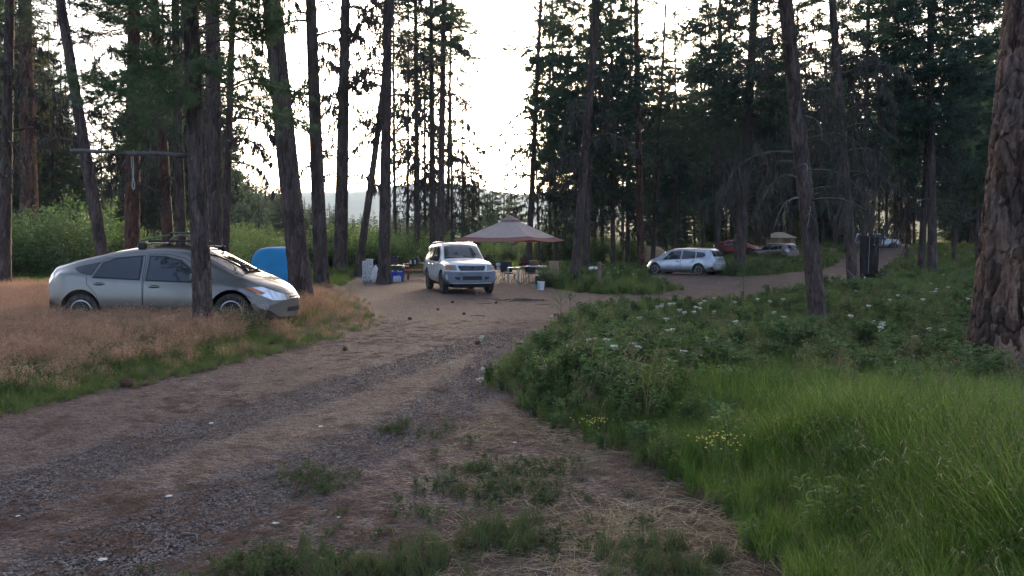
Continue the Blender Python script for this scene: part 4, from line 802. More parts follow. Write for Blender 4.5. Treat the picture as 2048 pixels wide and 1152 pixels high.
def car_shell(S):
    xs = np.linspace(S['x'][0], S['x'][1], 90); T = {k: curve(S[k], xs, S.get('sm', .06) if k in ('zt', 'zr') else .12) for k in ('zt', 'zr', 'wr', 'zbelt', 'wbelt', 'wm', 'zb', 'wb')}; rings = []
    for i, x in enumerate(xs):
        zt, zr, wr, zl, wl, wm, zb, wb = [T[k][i] for k in ('zt', 'zr', 'wr', 'zbelt', 'wbelt', 'wm', 'zb', 'wb')]
        zr = min(zr, zt - .01); zl = min(zl, zr - .03); zm = min(S.get('zm', .55), zl - .08)
        C = np.array([(0, zb), (wb * .85, zb), (wb * .97, zb + .03), (wm * .985, zb + .16), (wm, zm), (wl + (wm - wl) * .35, zl - .06), (wl, zl), (wr + (wl - wr) * .45, zl + (zr - zl) * .5), (wr, zr), (wr * .82, zr + (zt - zr) * .55), (wr * .45, zt - .02 * (zt - zr)), (0, zt)])
        P = np.vstack([2 * C[0] - C[1], C, 2 * C[-1] - C[-2]]); o = []
        for j in range(len(C) - 1):
            p0, p1, p2, p3 = P[j:j + 4]
            for t in np.linspace(0, 1, 4)[:-1]: o.append(.5 * ((2 * p1) + (-p0 + p2) * t + (2 * p0 - 5 * p1 + 4 * p2 - p3) * t ** 2 + (-p0 + 3 * p1 - 3 * p2 + p3) * t ** 3) * .6 + .4 * (p1 + (p2 - p1) * t))
        o.append(C[-1]); o = np.array(o); o[:, 0] = np.maximum(o[:, 0], 0); o[0, 0] = o[-1, 0] = 0
        full = np.vstack([o, o[-2:0:-1] * [-1, 1]]); W = wm
        kf = S['nose'] * float(ss(S['x'][1] - .9, S['x'][1], x)) - S['tail'] * float(ss(S['x'][0] + .7, S['x'][0], x))
        rings.append(np.stack([x - kf * (np.abs(full[:, 0]) / W) ** 2.4, full[:, 0], full[:, 1]], -1))
    V = np.concatenate(rings); n = len(rings[0]); i = np.arange(len(xs) * n).reshape(len(xs), n); j = np.roll(i, -1, 1); q_ = np.stack([i[:-1], j[:-1], j[1:], i[1:]], -1).reshape(-1, 4)
    # rounded end faces: rows across the car that follow the same plan curve
    V = [V]; Fs = [(q_[:, ::-1], 0)]; off = len(xs) * n; nc = 13; mh = n // 2
    for e, (ix, kf) in enumerate(((0, -S['tail'] * float(ss(S['x'][0] + .7, S['x'][0], xs[0]))), (len(xs) - 1, S['nose'] * float(ss(S['x'][1] - .9, S['x'][1], xs[-1]))))):
        R_ = rings[ix]; W = T['wm'][ix]; G_ = []
        for r_ in range(1, mh):
            yi, zi = R_[r_][1], R_[r_][2]; row = [ix * n + r_]
            for c_ in range(1, nc - 1):
                y = yi * (1 - 2 * c_ / (nc - 1)); V.append(np.array([[xs[ix] - kf * (abs(y) / W) ** 2.4, y, zi]])); row.append(off); off += 1
            row.append(ix * n + (n - r_)); G_.append(row)
        bot, top = [ix * n] * nc, [ix * n + mh] * nc; Gq = np.array(G_)
        qq = np.stack([Gq[:-1, :-1], Gq[:-1, 1:], Gq[1:, 1:], Gq[1:, :-1]], -1).reshape(-1, 4); tb = np.array([(ix * n, Gq[0][j + 1], Gq[0][j]) for j in range(nc - 1)]); tt = np.array([(ix * n + mh, Gq[-1][j], Gq[-1][j + 1]) for j in range(nc - 1)])
        if e == 0: Fs += [(qq, 0), (tb, 0), (tt, 0)]
        else: Fs += [(qq[:, ::-1], 0), (tb[:, ::-1], 0), (tt[:, ::-1], 0)]
    return np.concatenate(V), Fs
def mirror(p): return [(a, -b) for a, b in p]
def make_car(S, name, loc, rz, P, label, group=None, trimcol=None):
    t = root(name, loc, rz, label=label, category='car', group=group)
    V, Fc = car_shell(S); body = mk('body', V, Fc, [P, M['black']], True, t)
    tree_ = BVHTree.FromPolygons([tuple(v) for v in V], [tuple(f) for fs, _ in Fc for f in fs]); cutters = []
    for ax in S['axles']:
        for sg in (-1, 1):
            c_ = MB(); c_.lathe([(S['arch'], -.34), (S['arch'], .34)], (ax, sg * (S['hw'] - .05), S['wr_'] + .02), 40, 0, Matrix.Rotation(PI / 2, 3, 'X')); co = c_.build('cut', [M['black']]); cutters.append(co)
    for co in cutters:
        md = body.modifiers.new('b', 'BOOLEAN'); md.object = co; md.operation = 'DIFFERENCE'; md.solver = S.get('solver', 'EXACT')
    loc0 = t.matrix_world.copy(); t.location = (0, 0, 0); t.rotation_euler = (0, 0, 0)
    bpy.context.view_layer.update(); dg = bpy.context.evaluated_depsgraph_get(); me = bpy.data.meshes.new_from_object(body.evaluated_get(dg)); body.modifiers.clear(); old = body.data; body.data = me; bpy.data.meshes.remove(old)
    me.set_sharp_from_angle(angle=math.radians(38))
    for co in cutters: bpy.data.objects.remove(co)
    t.location = loc; t.rotation_euler = (0, 0, rz)
    for p in me.polygons:
        if p.material_index == 0 and len(me.materials) > 1 and False: pass
    def hit(view, a, b_, off):
        if view == 'R': o, d = Vector((a, -3, b_)), Vector((0, 1, 0))
        elif view == 'L': o, d = Vector((a, 3, b_)), Vector((0, -1, 0))
        elif view == 'F': o, d = Vector((4, a, b_)), Vector((-1, 0, 0))
        elif view == 'B': o, d = Vector((-4, a, b_)), Vector((1, 0, 0))
        else: o, d = Vector((a, b_, 4)), Vector((0, 0, -1))
        h = tree_.ray_cast(o, d)
        if h[0] is None: return None
        n = h[1] if h[1].dot(d) < 0 else -h[1]; return h[0] + n * off
    def patch(nm, view, poly, m, off=.004, par=None, step=.09, build=True, depth=0.0):
        pts = []
        for i in range(len(poly)):
            a, b_ = Vector(poly[i]), Vector(poly[(i + 1) % len(poly)]); k = max(1, int((b_ - a).length / .05)); pts += [a + (b_ - a) * q_ / k for q_ in range(k)]
        n = len(pts); px_ = [p[0] for p in pts]; py_ = [p[1] for p in pts]; X, Y = np.meshgrid(np.arange(min(px_) + step / 2, max(px_), step), np.arange(min(py_) + step / 2, max(py_), step))
        ok = (sdist(X, Y, [tuple(p) for p in pts]) > .02); allp = pts + [Vector((a, b_)) for a, b_ in zip(X[ok], Y[ok])]
        r = delaunay_2d_cdt(allp, [], [list(range(n))], 1, 1e-5); VV = []; last = None
        for v in r[0]:
            h = hit(view, v[0], v[1], off); last = h if h is not None else last; VV.append(tuple(h) if h is not None else None)
        Fc = [f for f in r[2] if all(VV[i] is not None for i in f)]; VV = [v or (0, 0, .5) for v in VV]; flip = view in ('L', 'B')
        b = MB(); b.add(VV, [tuple(f)[::-1] if flip else tuple(f) for f in Fc])
        return b.build(nm, [m], par or t, True)
    def seam(nm, view, pts, w_=.006, off=.0055, m=None, par=None, b=None):
        b = b or MB(); L = []
        for i in range(len(pts) - 1):
            a, c_ = Vector(pts[i]), Vector(pts[i + 1]); k = max(1, int((c_ - a).length / .05)); L += [a + (c_ - a) * q_ / k for q_ in range(k)]
        L.append(Vector(pts[-1])); VV = []
        for i, p in enumerate(L):
            d = (L[min(i + 1, len(L) - 1)] - L[max(i - 1, 0)]).normalized(); nn = Vector((-d[1], d[0])) * w_ / 2
            for s in (-1, 1):
                h = hit(view, p[0] + s * nn[0], p[1] + s * nn[1], off); VV.append(tuple(h) if h else None)
        Fc = [(2 * i, 2 * i + 1, 2 * i + 3, 2 * i + 2) for i in range(len(L) - 1)]; Fc = [f for f in Fc if all(VV[q_] for q_ in f)]
        b.add([v or (0, 0, .5) for v in VV], Fc) if Fc else None
        return b
    for side, sg in (('R', -1), ('L', 1)):
        sm = MB()
        for dpoly_, wins, hand in S['doors']:
            door = patch('door', side, dpoly_, P, .003); seam('', side, dpoly_ + [dpoly_[0]], .009, .0045, b=sm)
            for wn in wins:
                patch('window_surround', side, [(x + (.028 if x > np.mean([q_[0] for q_ in wn]) else -.028), z + (.024 if z > np.mean([q_[1] for q_ in wn]) else -.022)) for x, z in wn], M['trim'], .0065, door); patch('window', side, wn, M['glass'], .0095, door)
            h = hit(side, hand[0], hand[1], .02)
            if h: b = MB(); b.box(h, (.19, .03, .032), bev=.012); hb = b.build('handle', [P], door, False); b = MB(); b.box(h - Vector((0, sg * .016, 0)), (.12, .016, .055), bev=.007); b.build('handle_recess', [M['black']], door)
        for wn in S.get('quarter', []):
            patch('quarter_window', side, wn, M['glass'], .009)
        if sm.V: sm.build('door_gap', [M['black']], t)
        for nm, poly, mt_, off in S.get('side', []): patch(nm, side, poly, M.get(mt_, None) or trimcol or P, off)
        mx, mz = S['mirror']; h = hit(side, mx, mz, 0)
        if h: b = MB(); b.box(h + Vector((0, sg * .13, .05)), (.10, .20, .14), bev=.035); b.box(h + Vector((0, sg * .03, .0)), (.06, .08, .05), bev=.01); b.build('wing_mirror', [P if not S.get('blackmirror') else M['black']], t)
    for nm, view, poly, mt_, off in S['face']:
        patch(nm, view, poly, M.get(mt_) or P, off)
        if mt_ in ('lens', 'lens_dim', 'amber', 'clear_tail', 'red_lens') or nm == 'fog_lamp': patch(nm, view, mirror([(b_, a) for a, b_ in poly]) if False else ([(-a, b_) for a, b_ in poly][::-1] if view in 'FB' else [(a, -b_) for a, b_ in poly][::-1]), M.get(mt_) or P, off)
    for nm, poly, mt_, off in S.get('lamps', []):
        for side in 'RL': patch(nm, side, poly, M[mt_], off)
    if S.get('wipers'):
        for (a, b_) in S['wipers']:
            h0, h1 = hit('T', *a, .03), hit('T', *b_, .02)
            if h0 and h1: q_ = MB(); q_.tube([h0, h1], .009, 5); q_.build('wiper', [M['black']], t)
    for ax in S['axles']:
        for sg in (-1, 1):
            e = bpy.data.objects.new('wheel', None); COL.objects.link(e); e.parent = t; e.location = (ax, sg * (S['hw'] - .12), S['wr_']); e.empty_display_size = .1; e.rotation_euler = (0, .4 * sg + ax, 0)
            r = S['wr_']; Rx = Matrix.Rotation(-PI / 2 * sg, 3, 'X'); ty = MB(); ri = r * .64
            ty.lathe([(ri, -.10), (r * .9, -.105), (r * .985, -.08), (r, -.04), (r, .04), (r * .985, .08), (r * .9, .105), (r * .72, .10), (ri, .085)], (0, 0, 0), 36, 0, Rx); ty.build('tyre', [M['rubber']], e, True)
            rb = MB(); rb.lathe([(ri, -.08), (ri + .008, .085), (ri - .02, .09), (ri - .03, .05), (ri - .03, -.02), (.0005, -.02)], (0, 0, 0), 36, 0, Rx); rb.lathe([(.055, 0), (.055, .075), (.03, .085), (.001, .086)], (0, 0, 0), 14, 0, Rx)
            ns = S.get('spokes', 5)
            for k_ in range(ns):
                a = k_ * 2 * PI / ns
                for da, ww in ((0, 1.0),):
                    c_ = Vector((math.cos(a) * (ri * .52), 0, math.sin(a) * (ri * .52))); rb.box(tuple(Rx @ Vector((c_.x, c_.z, .058))), (ri * .95, .30 / ns * 1.9 * r / .31, .03), R3=Rx @ Matrix.Rotation(a, 3, 'Z'), bev=.008)
            rb.build('rim', [M['rim']], e, False)
    # plain black underbody box
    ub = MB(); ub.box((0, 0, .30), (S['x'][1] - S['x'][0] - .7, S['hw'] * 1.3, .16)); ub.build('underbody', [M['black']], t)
    t['hit'] = 0
    del t['hit']
    return t, hit, patch
def win(*p): return list(p)
HATCH = dict(x=(-2.225, 2.225), hw=.862, wr_=.315, arch=.37, axles=(-1.37, 1.33), nose=.34, tail=.22, spokes=5,
    zt=[(-2.23, .86), (-2.19, 1.02), (-2.12, 1.12), (-1.95, 1.155), (-1.6, 1.245), (-1.1, 1.36), (-.6, 1.445), (-.1, 1.485), (.2, 1.485), (.5, 1.455), (.75, 1.375), (1.05, 1.215), (1.35, 1.045), (1.52, .97), (1.8, .87), (2.0, .775), (2.12, .69), (2.2, .58), (2.23, .46)],
    zr=[(-2.23, .82), (-2.12, 1.02), (-1.95, 1.08), (-1.6, 1.18), (-1.1, 1.285), (-.6, 1.355), (0, 1.385), (.4, 1.345), (.75, 1.235), (1.05, 1.075), (1.35, .935), (1.52, .895), (1.8, .80), (2.05, .68), (2.2, .50), (2.23, .4)],
    wr=[(-2.23, .58), (-1.6, .55), (-.6, .60), (0, .61), (.6, .61), (1.0, .63), (1.4, .67), (1.8, .64), (2.1, .57), (2.23, .48)],
    zbelt=[(-2.23, .75), (-2.0, .97), (-1.6, .98), (-1, .93), (0, .87), (1, .80), (1.5, .75), (1.9, .62), (2.2, .40)],
    wbelt=[(-2.23, .68), (-1.8, .78), (-1, .81), (0, .82), (1, .81), (1.5, .79), (1.9, .74), (2.23, .60)],
    wm=[(-2.23, .72), (-1.8, .845), (-1, .862), (1.4, .862), (1.9, .81), (2.23, .64)], zb=[(-2.23, .34), (-2.0, .24), (-1.6, .18), (1.7, .16), (2.0, .17), (2.23, .21)], wb=[(-2.23, .58), (-1.6, .74), (1.6, .74), (2.23, .52)],
    doors=[([(-1.28, 1.02), (-1.0, 1.24), (-.27, 1.30), (-.23, .30), (-.95, .30), (-1.08, .62), (-1.25, .80)], [win((-1.13, .925), (-1.02, 1.15), (-.80, 1.225), (-.34, 1.275), (-.32, .885))], (-1.02, .80)),
           ([(-.225, .30), (-.225, 1.32), (.15, 1.32), (.45, 1.25), (.80, 1.03), (1.0, .86), (.98, .72), (.92, .30)], [win((-.17, .875), (-.17, 1.275), (.12, 1.265), (.36, 1.195), (.60, 1.055), (.60, .845)), win((.66, .84), (.66, 1.01), (.80, .92), (.94, .825))], (-.03, .755))],
    quarter=[win((-1.56, 1.07), (-1.42, 1.115), (-1.10, 1.18), (-1.18, .955), (-1.38, .985))],
    mirror=(.72, .88), wipers=[((1.42, .50), (1.30, -.15)), ((1.45, -.05), (1.33, -.62))],
    face=[('windshield', 'T', [(1.46, -.60), (1.50, 0), (1.46, .60), (.66, .52), (.62, 0), (.66, -.52)], 'glass', .006), ('rear_window', 'T', [(-1.95, -.46), (-2.0, 0), (-1.95, .46), (-1.1, .44), (-1.06, 0), (-1.1, -.44)], 'glass', .006),
          ('grille', 'F', [(-.28, .50), (.28, .50), (.24, .56), (-.24, .56)], 'black', .006), ('bumper_intake', 'F', [(-.34, .29), (.34, .29), (.32, .37), (-.32, .37)], 'black', .006), ('hood_gap', 'F', [(-.42, .60), (.42, .60), (.42, .608), (-.42, .608)], 'black', .005),
          ('licence_plate', 'B', [(-.26, .80), (.26, .80), (.26, .92), (-.26, .92)], 'clear_tail', .008), ('spoiler_glass', 'B', [(-.42, .95), (.42, .95), (.40, 1.08), (-.40, 1.08)], 'glass', .008)],
    lamps=[('headlight', [(1.60, .735), (1.80, .745), (2.10, .60), (2.15, .50), (1.98, .50), (1.75, .62)], 'lens', .008), ('turn_signal', [(1.56, .735), (1.64, .745), (1.86, .64), (1.80, .60)], 'amber', .011), ('taillight', [(-2.20, .72), (-2.10, .99), (-2.0, .98), (-1.93, .90), (-2.02, .80), (-2.06, .72)], 'clear_tail', .008)])
WAGON = dict(solver='FAST', x=(-2.31, 2.31), hw=.885, wr_=.325, arch=.385, axles=(-1.36, 1.42), nose=.34, tail=.14, spokes=8,
    zt=[(-2.31, .80), (-2.28, .98), (-2.2, 1.12), (-2.05, 1.35), (-1.93, 1.48), (-1.85, 1.525), (-1.2, 1.56), (-.4, 1.575), (.3, 1.55), (.7, 1.45), (1.05, 1.28), (1.4, 1.08), (1.6, 1.0), (1.9, .90), (2.1, .80), (2.22, .68), (2.31, .5)],
    zr=[(-2.31, .74), (-2.2, 1.04), (-2.05, 1.26), (-1.9, 1.40), (-1.2, 1.45), (-.4, 1.465), (.3, 1.44), (.7, 1.33), (1.05, 1.15), (1.4, .98), (1.6, .93), (1.9, .84), (2.15, .68), (2.31, .45)],
    wr=[(-2.31, .66), (-1.9, .60), (-.6, .62), (.6, .62), (1.0, .64), (1.4, .68), (1.9, .66), (2.31, .5)],
    zbelt=[(-2.31, .68), (-2.1, .98), (-1.6, .99), (0, .92), (1, .86), (1.6, .80), (2.0, .66), (2.31, .40)], wbelt=[(-2.31, .74), (-1.8, .81), (0, .83), (1.5, .81), (2.0, .75), (2.31, .60)],
    wm=[(-2.31, .80), (-1.8, .875), (1.5, .885), (2.0, .82), (2.31, .64)], zb=[(-2.31, .36), (-2.0, .26), (-1.6, .19), (1.7, .17), (2.31, .22)], wb=[(-2.31, .66), (-1.6, .76), (1.6, .76), (2.31, .52)],
    doors=[([(-1.22, 1.0), (-1.12, 1.38), (-.27, 1.42), (-.23, .30), (-.93, .30), (-1.05, .62), (-1.2, .80)], [win((-1.10, .995), (-1.05, 1.32), (-.33, 1.385), (-.31, .945))], (-1.02, .84)),
           ([(-.225, .30), (-.225, 1.43), (.25, 1.41), (.55, 1.32), (.92, 1.08), (1.1, .92), (1.06, .74), (1.0, .30)], [win((-.17, .94), (-.17, 1.385), (.22, 1.365), (.46, 1.285), (.76, 1.08), (.92, .895)), ], (-.02, .80))],
    quarter=[win((-1.72, 1.11), (-1.66, 1.26), (-1.50, 1.315), (-1.14, 1.345), (-1.18, 1.005), (-1.52, 1.035))],
    mirror=(.84, .93), wipers=[((1.5, .50), (1.38, -.15))],
    face=[('windshield', 'T', [(1.54, -.60), (1.58, 0), (1.54, .60), (.70, .54), (.66, 0), (.70, -.54)], 'glass', .006), ('rear_window', 'B', [(-.60, 1.08), (.60, 1.08), (.50, 1.38), (-.50, 1.38)], 'glass', .01),
          ('grille', 'F', [(-.30, .52), (.30, .52), (.26, .58), (-.26, .58)], 'black', .006), ('bumper_intake', 'F', [(-.50, .24), (.50, .24), (.44, .36), (-.44, .36)], 'black', .006), ('plate_recess', 'B', [(-.34, .80), (.34, .80), (.36, .93), (-.36, .93)], 'greyplastic', .006),
          ('hatch_garnish', 'B', [(-.36, .925), (.36, .925), (.34, .955), (-.34, .955)], 'black', .012), ('badge', 'B', [(-.04, .985), (0, .965), (.04, .985), (.04, 1.015), (0, 1.03), (-.04, 1.015)], 'chrome', .014),
          ('bumper_gap', 'B', [(-.76, .625), (.76, .625), (.76, .637), (-.76, .637)], 'black', .006), ('taillight', 'B', [(.60, .76), (.80, .78), (.80, 1.02), (.66, 1.05), (.58, .95)], 'clear_tail', .010), ('reflector', 'B', [(.62, .40), (.78, .40), (.78, .50), (.72, .50)], 'red_lens', .008)],
    lamps=[('headlight', [(1.75, .76), (1.95, .76), (2.2, .60), (2.23, .50), (2.02, .54)], 'lens', .008), ('taillight', [(-2.26, .80), (-2.18, 1.02), (-2.02, 1.04), (-1.90, .97), (-2.02, .90), (-2.10, .80)], 'clear_tail', .008), ('bumper_vent', [(-2.16, .34), (-2.12, .34), (-2.13, .52), (-2.16, .52)], 'black', .006)])
OFFR = dict(x=(-2.40, 2.40), hw=.915, wr_=.37, arch=.455, axles=(-1.32, 1.50), nose=.16, tail=.08, spokes=5, blackmirror=True, zm=.70, sm=.03,
    zt=[(-2.42, 1.0), (-2.38, 1.18), (-2.33, 1.45), (-2.22, 1.69), (-2.0, 1.75), (-1, 1.78), (0, 1.77), (.3, 1.735), (.5, 1.645), (.8, 1.43), (1.08, 1.22), (1.2, 1.17), (1.7, 1.145), (2.1, 1.09), (2.26, 1.045), (2.33, .97), (2.37, .85), (2.42, .75)],
    zr=[(-2.42, .95), (-2.33, 1.38), (-2.2, 1.60), (-1.9, 1.66), (0, 1.68), (.3, 1.64), (.5, 1.55), (.8, 1.34), (1.08, 1.14), (1.2, 1.11), (1.7, 1.085), (2.1, 1.03), (2.26, .98), (2.34, .88), (2.42, .68)],
    wr=[(-2.42, .70), (-2, .64), (0, .66), (.5, .68), (1.0, .72), (1.3, .76), (2.0, .76), (2.42, .70)], zbelt=[(-2.42, .85), (-2.2, 1.10), (0, 1.08), (1.2, 1.03), (2.0, .96), (2.3, .84), (2.42, .60)], wbelt=[(-2.42, .82), (-2, .865), (0, .875), (1.2, .875), (2.0, .86), (2.42, .80)],
    wm=[(-2.42, .86), (-2, .905), (0, .915), (1.5, .915), (2.1, .905), (2.42, .86)], zb=[(-2.42, .42), (-2.0, .36), (1.8, .34), (2.2, .34), (2.42, .38)], wb=[(-2.42, .74), (-1.6, .82), (1.6, .82), (2.42, .76)],
    doors=[([(-1.12, 1.10), (-1.05, 1.64), (-.30, 1.66), (-.26, .42), (-.80, .42), (-.88, .75), (-1.1, 1.0)], [win((-1.02, 1.12), (-.96, 1.58), (-.36, 1.61), (-.34, 1.12))], (-.92, .99)),
           ([(-.255, .42), (-.255, 1.66), (.16, 1.65), (.40, 1.56), (.80, 1.25), (.92, 1.08), (.92, .42)], [win((-.19, 1.11), (-.19, 1.61), (.12, 1.60), (.32, 1.53), (.70, 1.22), (.74, 1.10))], (-.05, .98))],
    quarter=[win((-2.12, 1.14), (-2.02, 1.55), (-1.22, 1.59), (-1.24, 1.13))],
    side=[('lower_cladding', [(-.80, .40), (.92, .40), (.92, .56), (-.82, .56)], 'beige', .022), ('rear_bumper_end', [(-2.36, .44), (-1.90, .44), (-1.84, .72), (-2.36, .74)], 'greyplastic', .02), ('bumper_end', [(1.99, .42), (2.22, .40), (2.22, .78), (2.03, .78)], 'greyplastic', .022)],
    mirror=(.72, 1.16), wipers=[((1.16, .55), (.98, -.02)), ((1.18, -.05), (1.0, -.60))],
    face=[('windshield', 'T', [(1.07, -.70), (1.13, 0), (1.07, .70), (.44, .59), (.40, 0), (.44, -.59)], 'glass', .006), ('rear_window', 'B', [(-.62, 1.12), (.62, 1.12), (.54, 1.52), (-.54, 1.52)], 'glass', .008), ('front_bumper', 'F', [(-.80, .40), (.80, .40), (.82, .60), (.82, .78), (.5, .765), (-.5, .765), (-.82, .78), (-.82, .60)], 'greyplastic', .028),
          ('grille_frame', 'F', [(-.44, .775), (.44, .775), (.50, .90), (.49, 1.0), (-.49, 1.0), (-.50, .90)], 'frame', .014), ('grille', 'F', [(-.40, .81), (.40, .81), (.455, .90), (.45, .965), (-.45, .965), (-.455, .90)], 'black', .02),
          ('bumper_intake', 'F', [(-.33, .50), (.33, .50), (.33, .625), (-.33, .625)], 'black', .034), ('fog_lamp', 'F', [(.42, .50), (.56, .52), (.60, .60), (.42, .60)], 'black', .034),
          ('headlight', 'F', [(.52, .81), (.83, .83), (.84, .90), (.82, .985), (.53, .985)], 'lens_dim', .014), ('turn_signal', 'F', [(.72, .83), (.84, .84), (.845, .965), (.80, .965)], 'amber', .018), ('valance', 'F', [(-.70, .30), (.70, .30), (.80, .355), (-.80, .355)], 'black', .0)],
    lamps=[('side_marker', [(2.03, .83), (2.20, .83), (2.19, .97), (2.05, .98)], 'amber', .008), ('taillight', [(-2.34, .80), (-2.27, 1.12), (-2.16, 1.12), (-2.18, .80)], 'red_lens', .008)])
M['beige'] = mat('beige_cladding', (.42, .38, .33), .5, noise=(3, .15)); M['frame'] = mat('grille_frame', (.50, .50, .53), .3, .2)
def place_car(S, nm, px, D, rz, P, label, dz=0, **k):
    x = (px - 1024) / F * D; return make_car(S, nm, (x, D, float(GS(x, D)) + dz), rz, P, label, **k)
# silver hatchback in the dry grass
car1, hit1, _ = place_car(HATCH, 'silver_hatchback', 357, 14.35, math.radians(-3.0), paint('taupe_silver_paint', (.16, .148, .13), .32, .5, d=.25), 'dusty silver hatchback parked in dry pink grass, roof bars on top', dz=-.02)
for sx in (-.42, .62):
    b = MB(); L, R_ = hit1('T', sx, -.50, 0), hit1('T', sx, .50, 0)
    for h, sg in ((L, -1), (R_, 1)): b.box(h + Vector((0, -sg * .02, .055)), (.15, .07, .12), bev=.02)
    b.tube([L + Vector((0, .0, .10)), Vector((sx, 0, (L.z + .105))), R_ + Vector((0, 0, .10))], .018, 8); b.build('roof_bar', [M['black']], car1)
b = MB(); b.box(tuple(hit1('T', .1, -.12, .07)), (.95, .50, .035), bev=.01); b.build('roof_pad', [M['black']], car1)
cw = Matrix.Translation(car1.location) @ Matrix.Rotation(car1.rotation_euler[2], 4, 'Z')
M['moss'] = mat('mossy_green_plastic', (.11, .13, .085), .7); M['tan'] = mat('tan_foam', (.22, .19, .14), .8)
b = MB(); zt = 1.60
rr_ = root('roof_cradle', tuple(cw @ Vector((.12, -.05, 1.55))), car1.rotation_euler[2], label='arched green and brown carrier cradle with a pole lying on the hatchback roof', category='cradle')
b = MB(); b.tube([(-.30, 0, 0), (-.20, 0, .10), (-.02, 0, .16), (.14, 0, .14), (.22, 0, .0)], .035, 8); b.tube([(-.30, .26, 0), (-.20, .26, .10), (-.02, .26, .16), (.14, .26, .14), (.22, .26, .0)], .035, 8); b.build('arch', [M['tan']], rr_, True)
b = MB(); b.box((-.04, .12, .20), (.46, .40, .035), bev=.015); b.build('top_board', [M['moss']], rr_)
b = MB(); b.tube([(-.98, -.05, .02), (-.30, -.03, .145)], .022, 7); b.build('pole', [M['moss']], rr_); rr_.scale = (.8, .8, .8)
# white off-roader in the clearing
car2, hit2, patch2 = place_car(OFFR, 'white_off_roader', 915, 28.3, math.radians(-74), paint('white_paint', (.68, .665, .66), .35, .0, (.30, .26, .22), .3), 'white four wheel drive with blue grey bumper facing the camera in the clearing', trimcol=M['beige'], dz=-.02)
for sg in (-1, 1):
    for x0, x1 in ((-1.9, -.9), (-.55, .15)):
        pass
    b = MB(); P_ = [hit2('T', x, sg * .56, z) for x, z in ((-1.9, .0), (-1.8, .06), (-.9, .07), (.0, .06), (.12, .0))]; b.tube(P_, .02, 7); b.build('roof_rail', [M['frame']], car2)
for zz in (.835, .865, .895, .925, .95):
    b = MB(); pts = [hit2('F', y, zz, .027) for y in np.linspace(-.41, .41, 13)]; b.tube(pts, .006, 4); b.build('grille_slat', [M['greyplastic']], car2)
pc = hit2('F', 0, .89, .034); b = MB(); Rm = Matrix.Rotation(PI / 2, 3, 'Y'); a_ = np.arange(20) * PI / 10
b.add([(pc.x + .004, .10 * math.cos(q_), pc.z + .042 * math.sin(q_)) for q_ in a_] + [(pc.x - .01, .10 * math.cos(q_), pc.z + .042 * math.sin(q_)) for q_ in a_], [tuple(range(20)), tuple(range(39, 19, -1))] + [(k_, (k_ + 1) % 20, 20 + (k_ + 1) % 20, 20 + k_) for k_ in range(20)]); b.build('oval_badge', [M['blue_oval']], car2)
b = MB(); b.tube([(pc.x + .003, .10 * math.cos(q_), pc.z + .042 * math.sin(q_)) for q_ in list(a_) + [0]], .006, 5, caps=False); b.build('badge_ring', [M['chrome']], car2)
# pale blue wagon at the right
place_car(WAGON, 'pale_blue_wagon', 1368, 44.6, math.radians(139), paint('pale_blue_silver_paint', (.46, .49, .55), .3, .55, d=.3), 'pale blue silver wagon seen from behind, parked at the turning of the gravel road', dz=-.03)
place_car(HATCH, 'red_hatchback', 1475, 73, math.radians(-28), paint('red_paint', (.34, .03, .035), .3, .2), 'bright red hatchback half hidden behind a stout pine trunk')
place_car(WAGON, 'brown_silver_car', 1548, 70, math.radians(118), paint('brown_silver_paint', (.22, .17, .16), .3, .6), 'brownish silver car in tall grass with bright reflections on its side windows', dz=-.35)
place_car(OFFR, 'dark_off_roader', 1652, 100, math.radians(185), paint('black_paint', (.02, .02, .025), .65, .0), 'black four wheel drive far back beneath the trees left of the far silver car', dz=-.3)
place_car(OFFR, 'far_silver_car', 1750, 83.5, math.radians(-6), paint('far_silver_paint', (.42, .46, .50), .3, .5), 'small silver blue four wheel drive at the far bend of the gravel road', dz=-.25)

gb = M['glass'].node_tree.nodes['Principled BSDF']; gb.inputs['IOR'].default_value = 1.5; gb.inputs['Base Color'].default_value = (.01, .012, .014, 1)
# ------------------------------------------------------------------ the camp
def P3(px, py, D): return at(px, py, D)
def gx_(px, D): return (px - 1024) / F * D
M['cloth'] = mat('pinkish_grey_canvas', (.78, .66, .61), .8, noise=(4, .08), trans=.6); M['maroon'] = mat('faded_maroon_canvas', (.42, .20, .18), .8, noise=(4, .12), trans=.5); M['vent'] = mat('mauve_canvas', (.30, .21, .20), .8, trans=.2)
M['steel'] = mat('dark_steel', (.05, .05, .055), .45, .5); M['alu'] = mat('pale_metal', (.35, .36, .37), .4, .6); M['whitepl'] = mat('white_plastic', (.62, .62, .60), .45, noise=(6, .1)); M['wood_red'] = mat('reddish_planks', (.20, .085, .06), .75, noise=(6, .3), bump=(30, .01, 1))
M['fab_dark'] = mat('dark_blue_canvas', (.03, .04, .05), .85, noise=(12, .25)); M['fab_tan'] = mat('tan_canvas', (.40, .29, .19), .85, noise=(3, .15), trans=.2); M['basket'] = mat('brown_wicker', (.22, .11, .065), .8, noise=(30, .35), bump=(60, .01)); M['maroonbag'] = mat('dark_red_cloth', (.07, .015, .018), .8, noise=(8, .3))
M['blue'] = mat('blue_plastic', (.02, .05, .32), .35, coat=.2); M['clear'] = mat('cloudy_plastic', (.42, .47, .55), .25, 0, .6, coat=.4); M['tentblue'] = mat('bright_blue_nylon', (.03, .27, .52), .6, noise=(2, .12), trans=.25); M['mottled'] = mat('pale_mottled_wrap', (.50, .50, .52), .55, mixcol=[((.22, .22, .24), 9, .5, .6), ((.62, .62, .64), 22, .5, .6)], bump=(14, .03))
